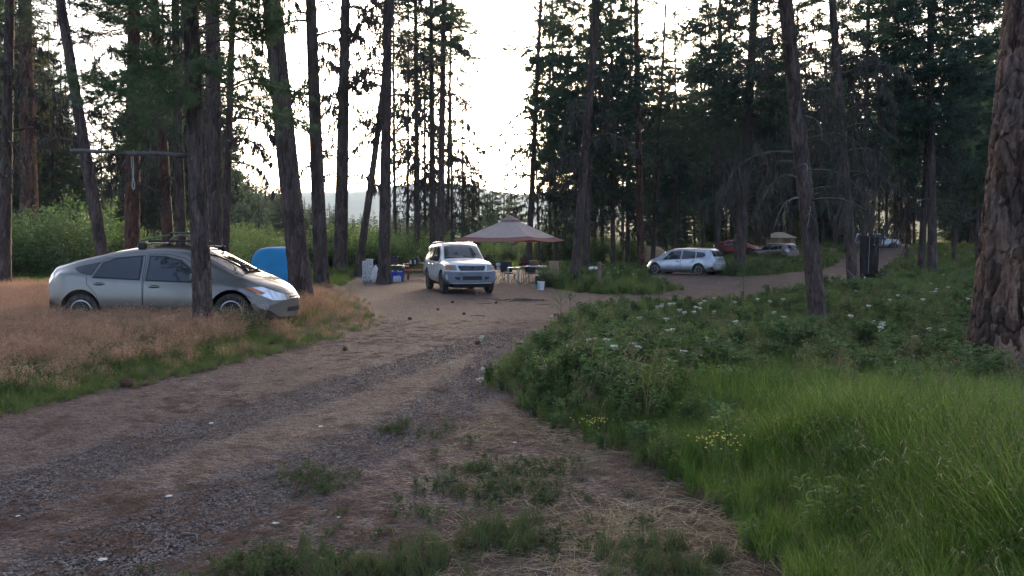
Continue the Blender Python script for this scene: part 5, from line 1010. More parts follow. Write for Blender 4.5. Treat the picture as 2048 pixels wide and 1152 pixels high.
M['teal'] = mat('teal_plastic', (.08, .38, .36), .4); M['char'] = mat('charred_boards', (.018, .013, .012), .8, noise=(6, .4), bump=(14, .02, .2)); M['rust'] = mat('rusty_steel', (.06, .035, .028), .8, noise=(14, .4)); M['rope'] = mat('pale_rope', (.34, .32, .27), .9); M['rock'] = mat('pinkish_rock', (.34, .27, .24), .9, noise=(8, .3), bump=(10, .03))
M['postwood'] = mat('weathered_brown_post', (.17, .115, .085), .9, noise=(9, .35), bump=(30, .01, .2))
# pointed canopy
C0 = Vector((-.07, 36, g(0, 36))); dl = math.radians(20.7); zt_ = 3.06; ze = 1.90
can = root('canopy', tuple(C0), label='pinkish grey square canopy with maroon border and small vent peak on four thin poles', category='canopy')
cn = [Vector((math.cos(dl + k * PI / 2 - PI / 2) * 2.76, math.sin(dl + k * PI / 2 - PI / 2) * 2.76, 0)) for k in range(4)]
def conez(t): return ze + (zt_ - .22 - ze) * (1 - t) ** 1.12      # t: 0 near the peak .. 1 eave
def panel(a, b_, t0, t1, nm, m, thick=.012):
    V = []; n = 12
    for i in range(5):
        t = t0 + (t1 - t0) * i / 4; tt = .10 + .90 * t
        for j in range(n + 1):
            s = j / n; p = a * (1 - s) + b_ * s; sag = -.10 * math.sin(s * PI) * t * (1 if t < 1 else 1.0); V.append((p.x * tt, p.y * tt, conez(t) + sag * .8 - .0))
    k = n + 1; Fc = [(i * k + j, i * k + j + 1, (i + 1) * k + j + 1, (i + 1) * k + j) for i in range(4) for j in range(n)]; V2 = [(x, y, z - thick) for x, y, z in V]; q_ = len(V); b = MB(); b.add(V + V2, [f[::-1] for f in Fc] + [tuple(v + q_ for v in f) for f in Fc]); b.build(nm, [m], can, True)
for k in range(4):
    a, b_ = cn[k], cn[(k + 1) % 4]; panel(a, b_, 0, .80, 'roof_panel', M['cloth']); panel(a * 1.0, b_ * 1.0, .80, 1.0, 'border_band', M['maroon'])
    b = MB(); p = a * .83; b.tube([p, Vector((p.x, p.y, ze + .10))], .016, 6); b.build('pole', [M['steel']], can)
    b = MB(); b.tube([Vector((p.x, p.y, ze + .08)), Vector((0, 0, zt_ - .35))], .010, 5); b.build('rafter', [M['steel']], can)
    b = MB(); v = [(0, 0, zt_)] + [(c_.x * .19, c_.y * .19, zt_ - .25) for c_ in (a, b_)]; b.add(v + [(x, y, z - .015) for x, y, z in v], [(0, 1, 2), (5, 4, 3), (1, 4, 5, 2)]); b.build('vent_flap', [M['vent']], can)
def thing(nm, px, D, rz=0, z=None, **k):
    x = gx_(px, D); return root(nm, (x, D, (float(GS(x, D)) if z is None else z)), rz, **k)
def part(b, nm, m, par, sm=False): return b.build(nm, [m] if not isinstance(m, list) else m, par, sm)
# white folding table
t = thing('folding_table', 1067, 34.2, .15, label='white topped folding table under the canopy carrying the basket', category='table')
part(MB().box((0, 0, .73), (1.12, .62, .04), bev=.015), 'table_top', M['whitepl'], t)
for sx in (-1, 1):
    for sy in (-1, 1): part(MB().tube([(sx * .46, sy * .22, .71), (sx * .50, sy * .27, 0)], .013, 6), 'leg', M['steel'], t)
    part(MB().tube([(sx * .485, -.25, .22), (sx * .485, .25, .22)], .011, 5), 'crossbar', M['steel'], t); part(MB().tube([(sx * .47, 0, .30), (sx * .15, 0, .70)], .010, 5), 'brace', M['steel'], t)
tz = t.location.z + .752
b_ = root('basket', (gx_(1068, 34.2), 34.15, tz), .1, label='brown basket with a flat lid in the middle of the white table', category='basket'); part(MB().lathe([(.19, 0), (.235, .10), (.24, .19), (.225, .19), (.18, .02)], n=20), 'body', M['basket'], b_); part(MB().box((.02, 0, .205), (.62, .30, .02), bev=.006), 'lid', M['basket'], b_); part(MB().box((-.02, .05, .225), (.34, .16, .02), bev=.004), 'board', M['fab_tan'], b_)
rs = np.random.RandomState(5); b_ = root('red_bag', (gx_(1046, 34.2), 34.1, tz), 0, label='crumpled dark red bag at the left end of the white table', category='bag'); b = MB(); b.lathe([(.02, 0), (.15, .01), (.20, .10), (.17, .22), (.08, .27), (.01, .26)], n=16); v = b.V[-1]; v += rs.normal(size=v.shape) * .018; part(b, 'body', M['maroonbag'], b_, True)
for s in (-1, 1): part(MB().tube([(s * .09, 0, .20), (s * .13, .0, .34), (s * .03, .0, .30), (s * .02, 0, .22)], .022, 6), 'handle', M['maroonbag'], b_)
# small roll-top table
t = thing('camp_table', 1029, 33.6, -.1, label='small grey roll top table standing in front of the dark camp chair', category='table')
for i in range(6): part(MB().box((-.22 + i * .088, 0, .70), (.082, .44, .022), bev=.005), 'slat', M['alu'], t)
for sx in (-1, 1):
    for sy in (-1, 1): part(MB().box((sx * .22 - .05, sy * .18, .345), (.035 if sx * sy != 1 else .045, .035, .69)), 'leg', M['alu'], t)
    part(MB().box((sx * .22 - .05, 0, .03), (.03, .40, .025)), 'foot', M['alu'], t)
# director chair with pale panels and a side tray
t = thing('director_chair', 997, 35.0, .25, label='dark director chair with two pale panels on its back and a side tray', category='chair')
part(MB().box((0, .20, .74), (.46, .03, .36), bev=.01), 'backrest', M['fab_dark'], t); part(MB().box((.03, .17, .80), (.22, .012, .13), bev=.004), 'pale_panel', M['whitepl'], t); part(MB().box((.04, .17, .61), (.17, .012, .18), bev=.004), 'pale_panel', M['whitepl'], t); part(MB().box((0, 0, .46), (.46, .42, .03), bev=.01), 'seat', M['fab_dark'], t)
for s in (-1, 1):
    part(MB().tube([(s * .24, .21, .95), (s * .24, .20, .02)], .012, 6), 'leg', M['steel'], t); part(MB().tube([(s * .24, -.20, .64), (s * .24, -.20, .02)], .012, 6), 'leg', M['steel'], t)
    part(MB().tube([(-.24, s * .19, .05), (.24, s * .19, .44)], .010, 5), 'brace', M['steel'], t); part(MB().box((s * .25, 0, .65), (.05, .44, .03), bev=.008), 'armrest', M['black'], t)
part(MB().box((-.44, -.05, .55), (.34, .40, .02), bev=.005), 'side_tray', M['fab_dark'], t); part(MB().box((-.44, -.08, .57), (.22, .22, .02), bev=.004), 'tray_paper', M['whitepl'], t); part(MB().tube([(-.44, .1, .54), (-.42, .12, 0)], .01, 5), 'tray_leg', M['steel'], t)
def quad_chair(px, D, rz, label, m, sc=1.0):
    t = thing('camp_chair', px, D, rz, label=label, category='chair', group='folding chairs under the canopy'); t.scale = (sc,) * 3
    b = MB(); V = [(x * .28, .20 + .06 * (1 - x * x), .46 + z * .46) for z in (0, .5, 1) for x in (-1, -.5, 0, .5, 1)]; V2 = [(x, y + .015, z) for x, y, z in V]; Fc = [(r_ * 5 + c_, r_ * 5 + c_ + 1, (r_ + 1) * 5 + c_ + 1, (r_ + 1) * 5 + c_) for r_ in range(2) for c_ in range(4)]; b.add(V + V2, Fc + [tuple(v + 15 for v in f)[::-1] for f in Fc]); part(b, 'backrest', m, t)
    b = MB(); V = [(x * .27, y * .24, .44 - .06 * (1 - x * x) * (1 - y * y)) for y in (-1, 0, 1) for x in (-1, -.5, 0, .5, 1)]; V2 = [(x, y, z - .015) for x, y, z in V]; b.add(V + V2, [f[::-1] for f in Fc] + [tuple(v + 15 for v in f) for f in Fc]); part(b, 'seat', m, t)
    for s in (-1, 1):
        part(MB().tube([(s * .29, .26, .95), (s * .30, .20, .42), (s * .30, -.28, .01)], .011, 6), 'leg', M['steel'], t); part(MB().tube([(s * .30, -.26, .66), (s * .30, -.24, .42), (s * .30, .30, .01)], .011, 6), 'leg', M['steel'], t)
        part(MB().tube([(-.29, s * .26, .02), (.29, s * .26, .42)], .009, 5), 'brace', M['steel'], t); part(MB().box((s * .31, -.02, .665), (.06, .46, .025), bev=.008), 'armrest', m, t)
    return t
quad_chair(1017, 34.6, .5, 'dark blue camp chair with its back to the camera beside the grey roll top table', M['fab_dark'], 1.0)
quad_chair(1062, 36.2, 2.9, 'low dark blue camp chair standing behind the white table', M['fab_dark'], .85)
t = quad_chair(1100, 32.6, -.9, 'tan canvas folding chair at the right end of the white table, half hidden by weeds', M['fab_tan'], 1.08)
t = thing('rocker_chair', 1041, 33.0, 0, label='curved dark chair runner resting on the dirt between the two tables', category='chair runner')
part(MB().tube([(-.28, 0, .46), (-.24, -.05, .20), (-.02, -.1, .02), (.20, -.05, .12), (.34, 0, .34)], .014, 6), 'runner', M['steel'], t); part(MB().tube([(-.24, .3, .46), (-.20, .25, .20), (.02, .2, .02), (.24, .25, .12)], .014, 6), 'runner', M['alu'], t)
t = thing('cooler', 1079, 31.8, .1, label='black cooler box with white lid under the right end of the white table', category='cooler'); part(MB().box((0, 0, .15), (.34, .26, .28), bev=.02), 'body', M['black'], t); part(MB().box((.0, 0, .31), (.28, .24, .035), bev=.01), 'lid', M['whitepl'], t)
t.location.z += .12; part(MB().box((0, 0, -.06), (.30, .22, .12)), 'base', M['fab_dark'], t)
def pail(nm, px, D, r, h, m, lab, cat, handle=True):
    t = thing(nm, px, D, 0, label=lab, category=cat); part(MB().lathe([(.001, .005), (r * .85, 0), (r, h), (r * 1.06, h), (r * 1.06, h - .03), (r * .97, h - .035), (r * .94, h - .01), (r * .8, .015)], n=20), 'body', m, t, False)
    if handle: part(MB().tube([(r * 1.05 * math.cos(a), -.3 * r * math.sin(a), h - .03 - .09 * math.sin(a)) for a in np.linspace(0, PI, 9)], .004, 4), 'handle', M['steel'], t)
    return t
pail('white_bucket', 1082, 28.6, .135, .33, M['whitepl'], 'white plastic bucket on the dirt in front of the canopy', 'bucket')
pail('teal_cup', 1073.5, 30.2, .05, .13, M['teal'], 'small teal cup on the dirt beside the white bucket', 'cup', False)
# picnic table
t = thing('picnic_table', 846, 37.6, .12, label='reddish brown wooden picnic table half hidden behind the white off-roader', category='picnic table')
for i in range(5): part(MB().box((0, -.31 + i * .155, .745), (1.95, .145, .045), bev=.008), 'table_plank', M['wood_red'], t)
for s in (-1, 1):
    for j in (0, 1): part(MB().box((0, s * (.62 + .15 * j), .44), (1.95, .14, .045), bev=.008), 'bench_plank', M['wood_red'], t)
    for sx in (-1, 1): part(MB().tube([(sx * .72, s * .25, .72), (sx * .72, s * .60, 0)], .05, 4), 'leg', M['wood_red'], t)
    part(MB().box((s * .72, 0, .38), (.05, 1.5, .10)), 'crossbeam', M['wood_red'], t)
pz = t.location.z + .77
t = root('grill_lid', (gx_(833, 37.4), 37.4, pz), 0, label='black peaked lid standing among bottles on the picnic table', category='lid'); part(MB().lathe([(.22, 0), (.20, .10), (.13, .25), (.05, .36), (.005, .40)], n=14), 'dome', M['black'], t); part(MB().lathe([(.02, .39), (.03, .42), (.01, .44)], n=8), 'knob', M['black'], t)
for i, (px, h, m) in enumerate([(821, .17, 'clear'), (826, .21, 'black'), (830, .19, 'clear')]):
    t = root('bottle', (gx_(px, 37.1), 37.1, pz), 0, label=['pale bottle at the left end of the row on the picnic table', 'dark bottle in the middle of the row on the picnic table', 'pale bottle nearest the black lid on the picnic table'][i], category='bottle', group='bottles on the picnic table'); part(MB().lathe([(.045, 0), (.045, h * .65), (.018, h * .85), (.018, h)], n=10), 'body', M[m], t); part(MB().lathe([(.021, h), (.021, h + .02)], n=8), 'cap', M['black'], t)
t = root('dish', (gx_(841, 37.2), 37.2, pz), 0, label='pale shallow dish on the picnic table beside the white off-roader', category='dish'); part(MB().lathe([(.08, 0), (.16, .05), (.165, .055), (.14, .05), (.07, .01)], n=16), 'body', M['whitepl'], t); part(MB().lathe([(.05, .012), (.10, .05), (.02, .09)], n=10), 'food', M['fab_tan'], t)
# stove table with cooler bag
t = thing('stove_table', 791, 36.4, .05, label='low grey stove table left of the picnic table, carrying a dark bag', category='table')
part(MB().box((0, 0, .70), (.80, .50, .04), bev=.01), 'table_top', M['alu'], t)
for sx in (-1, 1):
    for sy in (-1, 1): part(MB().tube([(sx * .34, sy * .2, .68), (sx * .38, sy * .22, 0)], .014, 5), 'leg', M['steel'], t)
sz = t.location.z + .72
t = root('pot_box', (gx_(787, 36.3), 36.3, sz), .1, label='dark cooler bag with straps on the stove table beside the straight pine', category='bag'); part(MB().box((0, 0, .19), (.42, .30, .36), bev=.03), 'body', mat('dark_bag', (.05, .045, .05), .6, noise=(8, .4)), t); part(MB().box((.02, 0, .385), (.46, .32, .04), bev=.015), 'lid', M['black'], t); part(MB().box((-.2, -.02, .24), (.07, .30, .22), bev=.02), 'side_pocket', M['alu'], t); part(MB().tube([(-.15, 0, .40), (0, 0, .47), (.15, 0, .40)], .015, 5), 'handle', M['black'], t)
t = root('red_canister', (gx_(811, 36.2), 36.2, sz - .14), .05, label='red and white gas canister lying beside the stove table edge', category='canister'); Rx = Matrix.Rotation(PI / 2, 3, 'Y'); part(MB().lathe([(.05, 0), (.055, .02), (.055, .14)], (-.16, 0, .06), 12, 0, Rx), 'label_band', M['whitepl'], t); part(MB().lathe([(.056, 0), (.056, .14), (.03, .18)], (-.02, 0, .06), 12, 0, Rx), 'body', M['red_lens'], t)
def jug(nm, px, D, w_, d, h, m, lab, rz=0):
    t = thing(nm, px, D, rz, label=lab, category='water jug'); part(MB().box((0, 0, h * .45), (w_, d, h * .9), bev=.035), 'body', M[m], t, False); part(MB().lathe([(.03, h * .88), (.03, h), (.001, h + .005)], (-w_ * .3, 0, 0), 10), 'cap', M['whitepl'], t)
    part(MB().tube([(-w_ * .1, 0, h * .86), (0, 0, h * 1.02), (w_ * .3, 0, h * 1.02), (w_ * .4, 0, h * .86)], .018, 6), 'handle', M[m], t); return t
jug('blue_jug', 789, 35.3, .30, .30, .50, 'blue', 'blue water jug nearest the straight pine'); jug('blue_jug', 800, 35.2, .28, .30, .50, 'blue', 'second blue water jug, the one farther from the straight pine', .3); jug('clear_jug', 794, 34.5, .36, .22, .28, 'clear', 'cloudy clear water jug lying in front of the two blue jugs', .1)
# pale rolls
for px, D, h, r, lab in [(731, 35.4, .93, .15, 'shorter left one of the two pale mottled rolls standing by the pine'), (739, 35.0, 1.04, .165, 'taller right one of the two pale mottled rolls standing by the pine')]:
    t = thing('standing_roll', px, D, 0, label=lab, category='roll', group='pale rolls by the pine'); b = MB(); prof = [(r * (1 + .05 * math.sin(z * 23 + px)), z * h) for z in np.linspace(0, 1, 12)] + [(r * .9, h + .01), (r * .6, h - .02), (.01, h - .02)]; b.lathe(prof, n=22); v = b.V[-1]; v += np.random.RandomState(int(px)).normal(size=v.shape) * .006; part(b, 'wrapping', M['mottled'], t, True)
    for zz in (.3, .66): part(MB().lathe([(r * 1.03, zz * h), (r * 1.06, zz * h + .012), (r * 1.03, zz * h + .025)], n=22), 'tie_band', M['whitepl'], t)
t = thing('white_sack', 751, 34.4, .2, label='white sack leaning against the foot of the straight pine', category='sack'); b = MB(); b.lathe([(.02, 0), (.17, .02), (.19, .2), (.15, .45), (.10, .66), (.03, .74)], n=14); v = b.V[-1]; v += np.random.RandomState(9).normal(size=v.shape) * .012; part(b, 'body', M['whitepl'], t, True); part(MB().lathe([(.05, .70), (.06, .74), (.02, .80)], n=8), 'tied_neck', M['whitepl'], t)
# tents
def dome(nm, px, D, rx, ry, h, m, lab, rz=0, e=2.6, door=None):
    t = thing(nm, px, D, rz, label=lab, category='tent'); b = MB(); n = 28; V = []; rows = 12
    for i in range(rows + 1):
        f = i / rows; z = h * math.sin(f * PI / 2) ** .92; rr = max(.001, (1 - f ** e)) ** (1 / 1.5)
        for j in range(n): a = j * 2 * PI / n; k = (abs(math.cos(a)) ** 3 + abs(math.sin(a)) ** 3) ** (-1 / 3); V.append((rx * rr * k * math.cos(a), ry * rr * k * math.sin(a), z))
    b.add(V, [(i * n + j, i * n + (j + 1) % n, (i + 1) * n + (j + 1) % n, (i + 1) * n + j) for i in range(rows) for j in range(n)] + [tuple(rows * n + j for j in range(n))]); part(b, 'canopy_cloth', m, t, True)
    for s in (-1, 1): part(MB().tube([(rx * (1 - f ** e) ** (1 / 1.5) * 1.0 * (1 if g_ < 0 else -1), s * ry * (1 - f ** e) ** (1 / 1.5) * 1.0 * (1 if g_ < 0 else -1), h * math.sin(f * PI / 2) ** .92 + .015) for g_ in (-1, 1) for f in (np.linspace(0, 1, 9) if g_ < 0 else np.linspace(1, 0, 9))], .012, 5), 'tent_pole', M['fab_tan'] if m is M['fab_tan'] else M['steel'], t)
    part(MB().box((0, -ry * .93, h * .30), (rx * .7, .03, h * .5), bev=.01), 'door_flap', door or m, t)
    return t
dome('blue_tent', 560, 27.0, 1.02, .95, 1.62, M['tentblue'], 'bright blue dome tent between the silver hatchback nose and the big leaning pine', .3, 3.0)
dome('tan_tent', 1299, 64, 1.35, 1.2, 1.55, M['fab_tan'], 'tan dome tent half hidden in grass behind the pale blue wagon nose', .4, 2.2)
D_ = 86; x_ = gx_(1558, D_); z_ = g(x_, D_); top = 1.62 + (492 - 464.5) / F * D_; hh = max(1.5, top - z_)
t = root('cabin_tent', (x_, D_, z_), .35, label='tan cabin tent with a brown eave behind the brownish silver car', category='tent'); w2 = 1.2
b = MB(); b.add([(-w2, -w2, 0), (w2, -w2, 0), (w2, w2, 0), (-w2, w2, 0), (-w2 * .95, -w2 * .95, hh * .62), (w2 * .95, -w2 * .95, hh * .62), (w2 * .95, w2 * .95, hh * .62), (-w2 * .95, w2 * .95, hh * .62)], [(0, 1, 5, 4), (1, 2, 6, 5), (2, 3, 7, 6), (3, 0, 4, 7)]); part(b, 'wall', M['fab_tan'], t)
b = MB(); e_ = w2 * 1.12; b.add([(-e_, -e_, hh * .60), (e_, -e_, hh * .60), (e_, e_, hh * .60), (-e_, e_, hh * .60), (-.45, -.2, hh * .97), (.45, -.2, hh * .97), (.45, .2, hh), (-.45, .2, hh)], [(0, 1, 5, 4), (1, 2, 6, 5), (2, 3, 7, 6), (3, 0, 4, 7), (4, 5, 6, 7), (3, 2, 1, 0)]); part(b, 'roof', mat('pale_tan_canvas', (.47, .36, .25), .8), t)
for s in (-1, 1): part(MB().tube([(s * .5, -w2 * 1.01, 0), (s * .5, -w2 * .97, hh * .6)], .03, 5), 'seam_strip', M['basket'], t)
part(MB().box((0, -w2 * .99, hh * .3), (.8, .03, hh * .5)), 'door_panel', M['basket'], t)
# level pole lashed between two pines, rope loop on it
A_, B_ = P3(143, 301, 17.0), P3(392, 311, 13.0); n_ = 9; pts = [A_ + (B_ - A_) * i / n_ + Vector((0, 0, .012 * math.sin(i * 2.1))) for i in range(n_ + 1)]
b = MB(); b.tube([p - A_ for p in pts], [.040 + .004 * math.sin(i * 1.7) for i in range(n_ + 1)], 10); o = b.build('crossbar_pole', [mat('grey_pole', (.06, .058, .055), .9, noise=(5, .4), bump=(20, .01))], None, True); o.location = A_; tag(o, 'dark level pole fixed high between two pines above the silver hatchback', 'pole')
k = (272 - 143) / (392 - 143); Q = A_ + (B_ - A_) * k; Q.x = gx_(272, Q.y); t = root('rope_loop', tuple(Q), label='pale knotted rope hanging in a narrow loop from the level pole', category='rope')
def px2m(d): return d / F * Q.y
b = MB(); b.tube([(.0, .05, -.02), (0, .03, .06), (0, -.05, .06), (-.01, -.065, -.02), (px2m(1), -.06, -px2m(40)), (px2m(2), -.06, -px2m(52))], .010, 6); b.tube([(.02, -.05, 0), (px2m(4), -.065, -px2m(30)), (px2m(2.6), -.065, -px2m(51))], .008, 5); part(b, 'hanging_line', M['rope'], t)
part(MB().lathe([(.008, -.03), (.022, -.01), (.024, .01), (.008, .03)], (px2m(2), -.06, -px2m(53)), 8), 'knot', M['rope'], t)
part(MB().tube([(px2m(2 + 2.4 * math.sin(a)), -.06, -px2m(64 - 9 * math.cos(a))) for a in np.linspace(0, 2 * PI, 14)], .010, 6, caps=False), 'end_loop', M['rope'], t)
# post, stake and boards
t = thing('wooden_post', 1199, 28.4, 0, label='short weathered brown post standing in the grass between the gravel tracks', category='post'); part(MB().lathe([(.072, -.1), (.070, .5), (.074, 1.03), (.060, 1.05), (.001, 1.055)], n=12), 'shaft', M['postwood'], t); part(MB().lathe([(.080, .95), (.082, .97), (.076, .985)], n=12), 'worn_rim', M['postwood'], t)
x_ = gx_(1738, 34); z_ = float(GS(x_, 34)); t = root('dark_boards', (x_, 34, z_), .1, label='pair of tall black upright boards with a pale cord between them beside the gravel road', category='board stand'); H_ = (566 - 476) / F * 34 + .1
z_ -= 0; part(MB().box((-.24, 0, H_ / 2), (.33, .12, H_), bev=.01, R3=Matrix.Rotation(-.02, 3, 'Y')), 'narrow_board', M['char'], t); part(MB().box((.20, .04, H_ / 2 - .02), (.45, .14, H_ - .04), bev=.01, R3=Matrix.Rotation(.02, 3, 'Y')), 'wide_board', M['char'], t)
for i in range(3): part(MB().box((.07 + .13 * i, -.045, H_ / 2 - .05), (.10, .02, H_ - .2), bev=.004), 'batten', M['char'], t)
part(MB().tube([(-.055, -.09, H_ - .02), (-.075, -.10, H_ * .5), (-.085, -.10, H_ * .22)], .009, 5), 'cord', M['rope'], t); part(MB().box((-.08, -.10, H_ * .21), (.16, .03, .03)), 'cord_cleat', M['rust'], t); part(MB().lathe([(.022, 0), (.03, .02), (.01, .04)], (.16, -.07, H_ * .82), 8, 0, Matrix.Rotation(PI / 2, 3, 'X')), 'knob', M['alu'], t)
t = thing('fire_grill', 1764, 33.5, .2, label='rusty box fire grill on short legs right of the black boards', category='fire grill'); part(MB().box((0, 0, .34), (.32, .30, .32), bev=.01), 'firebox', M['rust'], t)
for sx in (-1, 1):
    part(MB().box((sx * .13, 0, .52), (.04, .28, .05)), 'grate_ear', M['rust'], t)
    for sy in (-1, 1): part(MB().box((sx * .13, sy * .12, .09), (.03, .03, .2)), 'leg', M['rust'], t)
A_, B_ = P3(1694, 540, 30.9), P3(1727, 568, 30.5); b = MB(); b.tube([Vector((0, 0, 0)), (B_ - A_) * .5 - Vector((0, 0, .01)), B_ - A_], .007, 5); o = b.build('guy_line', [M['rope']], None); o.location = A_; tag(o, 'thin pale line stretched from the leaning pine down to the grass by the black boards', 'cord')
t = thing('green_stake', 1730, 29.5, 0, label='pale green stake in the grass in front of the black boards', category='stake'); part(MB().box((0, 0, .20), (.07, .05, .42), bev=.01), 'shaft', mat('pale_green_paint', (.20, .24, .14), .8), t); part(MB().box((0, 0, .43), (.05, .04, .05), bev=.01), 'tip', M['whitepl'], t)
t = thing('white_bundle', 1187, 41, .2, label='white and grey bundle lying in the grass left of the short brown post', category='bundle'); b = MB(); b.lathe([(.01, -.26), (.09, -.24), (.13, 0), (.10, .2), (.02, .27)], (0, 0, .42), 12, 0, Matrix.Rotation(PI / 2, 3, 'Y')); part(b, 'sheet', M['whitepl'], t, True); part(MB().lathe([(.128, -.02), (.135, 0), (.128, .03)], (0, 0, .42), 12, 0, Matrix.Rotation(PI / 2, 3, 'Y')), 'strap', M['fab_dark'], t); part(MB().box((0, 0, .2), (.3, .2, .38)), 'crate', M['alu'], t)
def blob(nm, px, py, sz_, m, lab, cat, seed, fl=.6, par='body'):
    x, y = gp(px, py); b = stone(seed, sz_); v = b.V[-1]; v *= [1, .8, fl]; o = b.build(nm, [M[m]], None); o.location = (x, y, float(GS(x, y)) + sz_ * fl * .35 + .004); return tag(o, lab, cat)
o = blob('rock', 1868, 603, .17, 'rock', 'pinkish rock half sunk in grass left of the huge plated trunk', 'rock', 77); o.location.z += .22
M['cone'] = mat('pine_cone_brown', (.10, .045, .03), .85, noise=(40, .4))
def cone(px, py, s_, lab, grp=None):
    x, y = gp(px, py); b = MB(); b.lathe([(.004, -.05), (.026, -.04), (.036, -.01), (.03, .025), (.012, .05), (.002, .055)], n=10, R3=Matrix.Rotation(1.4, 3, 'Y')); 
    for i in range(34):
        a = i * 2.4; h = -.042 + .09 * i / 34; r_ = .034 * math.sqrt(max(.05, 1 - (h / .055) ** 2)); p = Matrix.Rotation(1.4, 3, 'Y') @ Vector((r_ * math.cos(a), r_ * math.sin(a), h)); q_ = Matrix.Rotation(1.4, 3, 'Y') @ Vector(((r_ + .014) * math.cos(a), (r_ + .014) * math.sin(a), h + .006)); b.tube([p, q_], [.007, .002], 4)
    o = b.build('pine_cone', [M['cone']], None); o.location = (x, y, float(GS(x, y)) + .034 * s_); o.scale = (s_,) * 3; o.rotation_euler = (0, 0, px); return tag(o, lab, 'pine cone', grp)
cone(254, 776, 1.5, 'reddish brown pine cone at the left edge of the gravel road')
for i, (px, py) in enumerate([(762, 566), (731, 572), (772, 562), (992, 608), (928, 631), (876, 622), (820, 640), (1110, 632), (1086, 603), (905, 607), (955, 690), (690, 203 + 500)]): cone(px, py, .85, 'small dark pine cone lying on the dirt of the clearing', 'pine cones on the clearing')
x, y = gp(1041, 604); rs = np.random.RandomState(3); b = MB()
for i in range(16): a = rs.normal() * .35; l = .2 + .5 * rs.rand(); c_ = np.array([rs.normal() * .35, rs.normal() * .10, .02 + rs.rand() * .05]); d = np.array([math.cos(a), math.sin(a), rs.normal() * .05]) * l / 2; b.tube([c_ - d, c_ + [0, 0, .02], c_ + d], [.010, .013, .006], 5)
o = b.build('stick_pile', [M['deadwood']], None); o['kind'] = 'stuff'; o.location = (x, y, float(GS(x, y)))
for i, (px, py, l) in enumerate([(970, 608, .4), (1085, 611, .5), (232 + 1480, 590, .4), (955, 634, .45), (1050, 690, .35), (1340, 571, .5), (1620, 562, .5), (620, 740, .3), (905, 975, .22), (380, 1080, .35)]):
    x, y = gp(px, py); a = px * 1.7; d = Vector((math.cos(a), math.sin(a) * .4, 0)) * l / 2; b = MB(); b.tube([-d, Vector((.02, .03, .01)), d], [.010, .009, .004], 6); o = b.build('fallen_twig', [M['deadwood']], None, True); o.location = (x, y, float(GS(x, y)) + .014); tag(o, 'thin fallen twig lying on the gravel', 'twig', 'fallen twigs on the gravel')
# loose pale stones one can tell apart
for i, (px, py) in enumerate([(935, 848), (640, 858), (422, 850), (968, 832 + 20), (1030, 888), (205, 1128), (36, 1040), (552, 1050), (337, 996), (678, 1037), (1600, 569), (1437, 566)]):
    blob('pale_stone', px, py, .017 + .006 * (i % 3), 'stone_w', 'small pale stone lying loose on the dark gravel', 'stone', 60 + i)['group'] = 'pale stones on the gravel'
# bare young shoots
for (px, D, h, lab) in [(1487, 20.5, 1.0, 'thin dark sapling with sparse leaves at the far edge of the flowery grass'), (1140, 18.6, .62, 'wispy dry shoot at the grassy edge of the road bend'), (1121, 17.8, .5, 'short dark dry stalk left of the wispy shoot at the road bend'), (1318, 19.5, .7, 'tall pale grass stalk among the white yarrow')]:
    t = thing('sapling', px, D, 0, label=lab, category='sapling'); rs = np.random.RandomState(px); b = MB(); b.tube([(0, 0, 0), (.02, 0, h * .5), (-.02, .01, h)], [.011, .008, .004], 5); lf = MB()
    for i in range(8): z = h * (.3 + .65 * rs.rand()); a = rs.rand() * 6.28; q_ = np.array([.16 * math.cos(a), .16 * math.sin(a), z + .14]); b.tube([(0, 0, z), q_], [.005, .003], 4); V_, F_ = needles(np.tile([q_], (6, 1)) + rs.normal(size=(6, 3)) * .04, nrm(rs.normal(size=(6, 3))), 1, .07, .02, .5, rs); lf.add(V_, F_)
    part(b, 'stem', M['twig'], t); part(lf, 'leaf_spray', M['weed'], t)
# ------------------------------------------------------------------ every individual gets the place that tells it from its neighbours
ORD = 'first second third fourth fifth sixth seventh eighth ninth tenth eleventh twelfth thirteenth fourteenth fifteenth sixteenth seventeenth eighteenth nineteenth twentieth'.split()
ORD += ['twenty-' + q for q in ORD[:9]] + ['thirtieth'] + ['thirty-' + q for q in ORD[:9]] + ['outermost'] * 60
MARKS = [(60, 'the stout reddish pine'), (160, 'the silver hatchback tail'), (270, 'the hanging rope'), (428, 'the near pine at the hatchback'), (530, 'the blue tent'), (604, 'the big leaning pine'), (681, 'the shrub-footed pine'), (768, 'the blue water jugs'), (915, 'the white off-roader'), (1021, 'the canopy peak'), (1148, 'the leaning camp pine'),
         (1282, 'the tan dome tent'), (1375, 'the pale blue wagon'), (1480, 'the red hatchback'), (1552, 'the brown silver car'), (1638, 'the foreground pine'), (1735, 'the black boards'), (1860, 'the paired dark pines'), (1975, 'the huge plated trunk')]
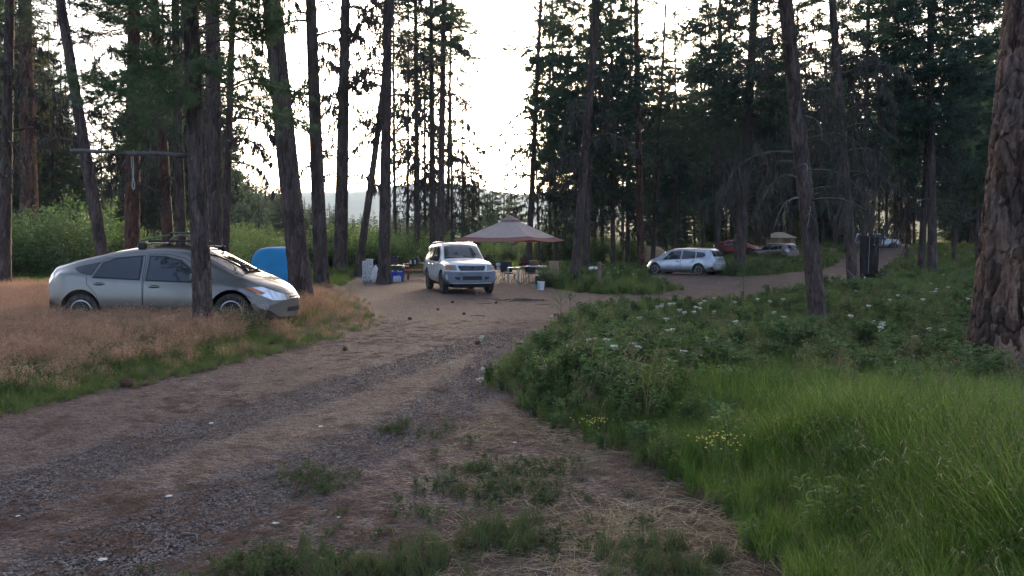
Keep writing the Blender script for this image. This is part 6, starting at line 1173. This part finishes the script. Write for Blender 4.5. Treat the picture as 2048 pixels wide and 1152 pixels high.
def relabel(group, what, prep=''):
    L = [o for o in COL.objects if o.parent is None and o.get('group') == group]; bins = {}
    for o in L:
        px = 1024 + F * o.location.x / max(o.location.y, .1); bins.setdefault('L' if px < -25 else 'R' if px > 2075 else min(MARKS, key=lambda m: abs(m[0] - px))[1], []).append((px, o))
    for k, v in bins.items():
        v.sort(key=lambda q: q[0])
        for i, (px, o) in enumerate(v):
            if k in 'LR': o['label'] = '%s just beyond the %s edge of the photo' % (what, 'left' if k == 'L' else 'right')
            elif len(v) == 1: o['label'] = '%s %s %s' % (what, prep, k)
            else: o['label'] = '%s %s %s, %s from the left' % (what, prep, k, ORD[i])
relabel('pines of the dark wood at the right', 'dark wood pine', 'above')
relabel('conifers behind the left willows', 'dense green conifer', 'behind')
relabel('conifers in the sky gap', 'pale pointed conifer top', 'in the sky over')
relabel('bushy pines behind the canopy', 'dark bushy pine', 'behind')
relabel('willows behind the silver hatchback', 'bright leafy willow', 'behind')
relabel('willows behind the blue tent', 'sunlit green willow', 'behind')
relabel('willows behind the picnic table', 'light green willow', 'behind')
relabel('twiggy pines behind the white off-roader', 'thin twiggy pine', 'behind')
relabel('willows behind the canopy', 'far green willow', 'behind')
relabel('hazy valley conifers', 'hazy valley conifer', 'beyond')
relabel('young conifers under the far pines', 'bushy young conifer', 'beyond')
relabel('pale trees behind the canopy', 'pale hazy tree', 'beyond')
relabel('shrubs beyond the far cars', 'low far shrub', 'beyond')
relabel('far pines above the road bend', 'slim bend pine', 'beyond')
relabel('pines behind the far cars', 'slender far pine', 'behind')
for gname, what in (('yarrow at the road bend', 'road bend yarrow'), ('yarrow on the rise', 'yarrow on the rise'), ('yarrow near the huge trunk', 'yarrow at the right'), ('yarrow between the tracks', 'yarrow between gravel tracks'), ('pine cones on the clearing', 'dark cone on dirt'), ('fallen twigs on the gravel', 'thin fallen twig on the gravel'), ('pale stones on the gravel', 'small pale stone on the gravel')):
    relabel(gname, what, 'in line with')
for o in COL.objects:
    if o.parent is None and o.get('label') and len(o['label'].split()) > 16: print('LONG', len(o['label'].split()), o['label'])
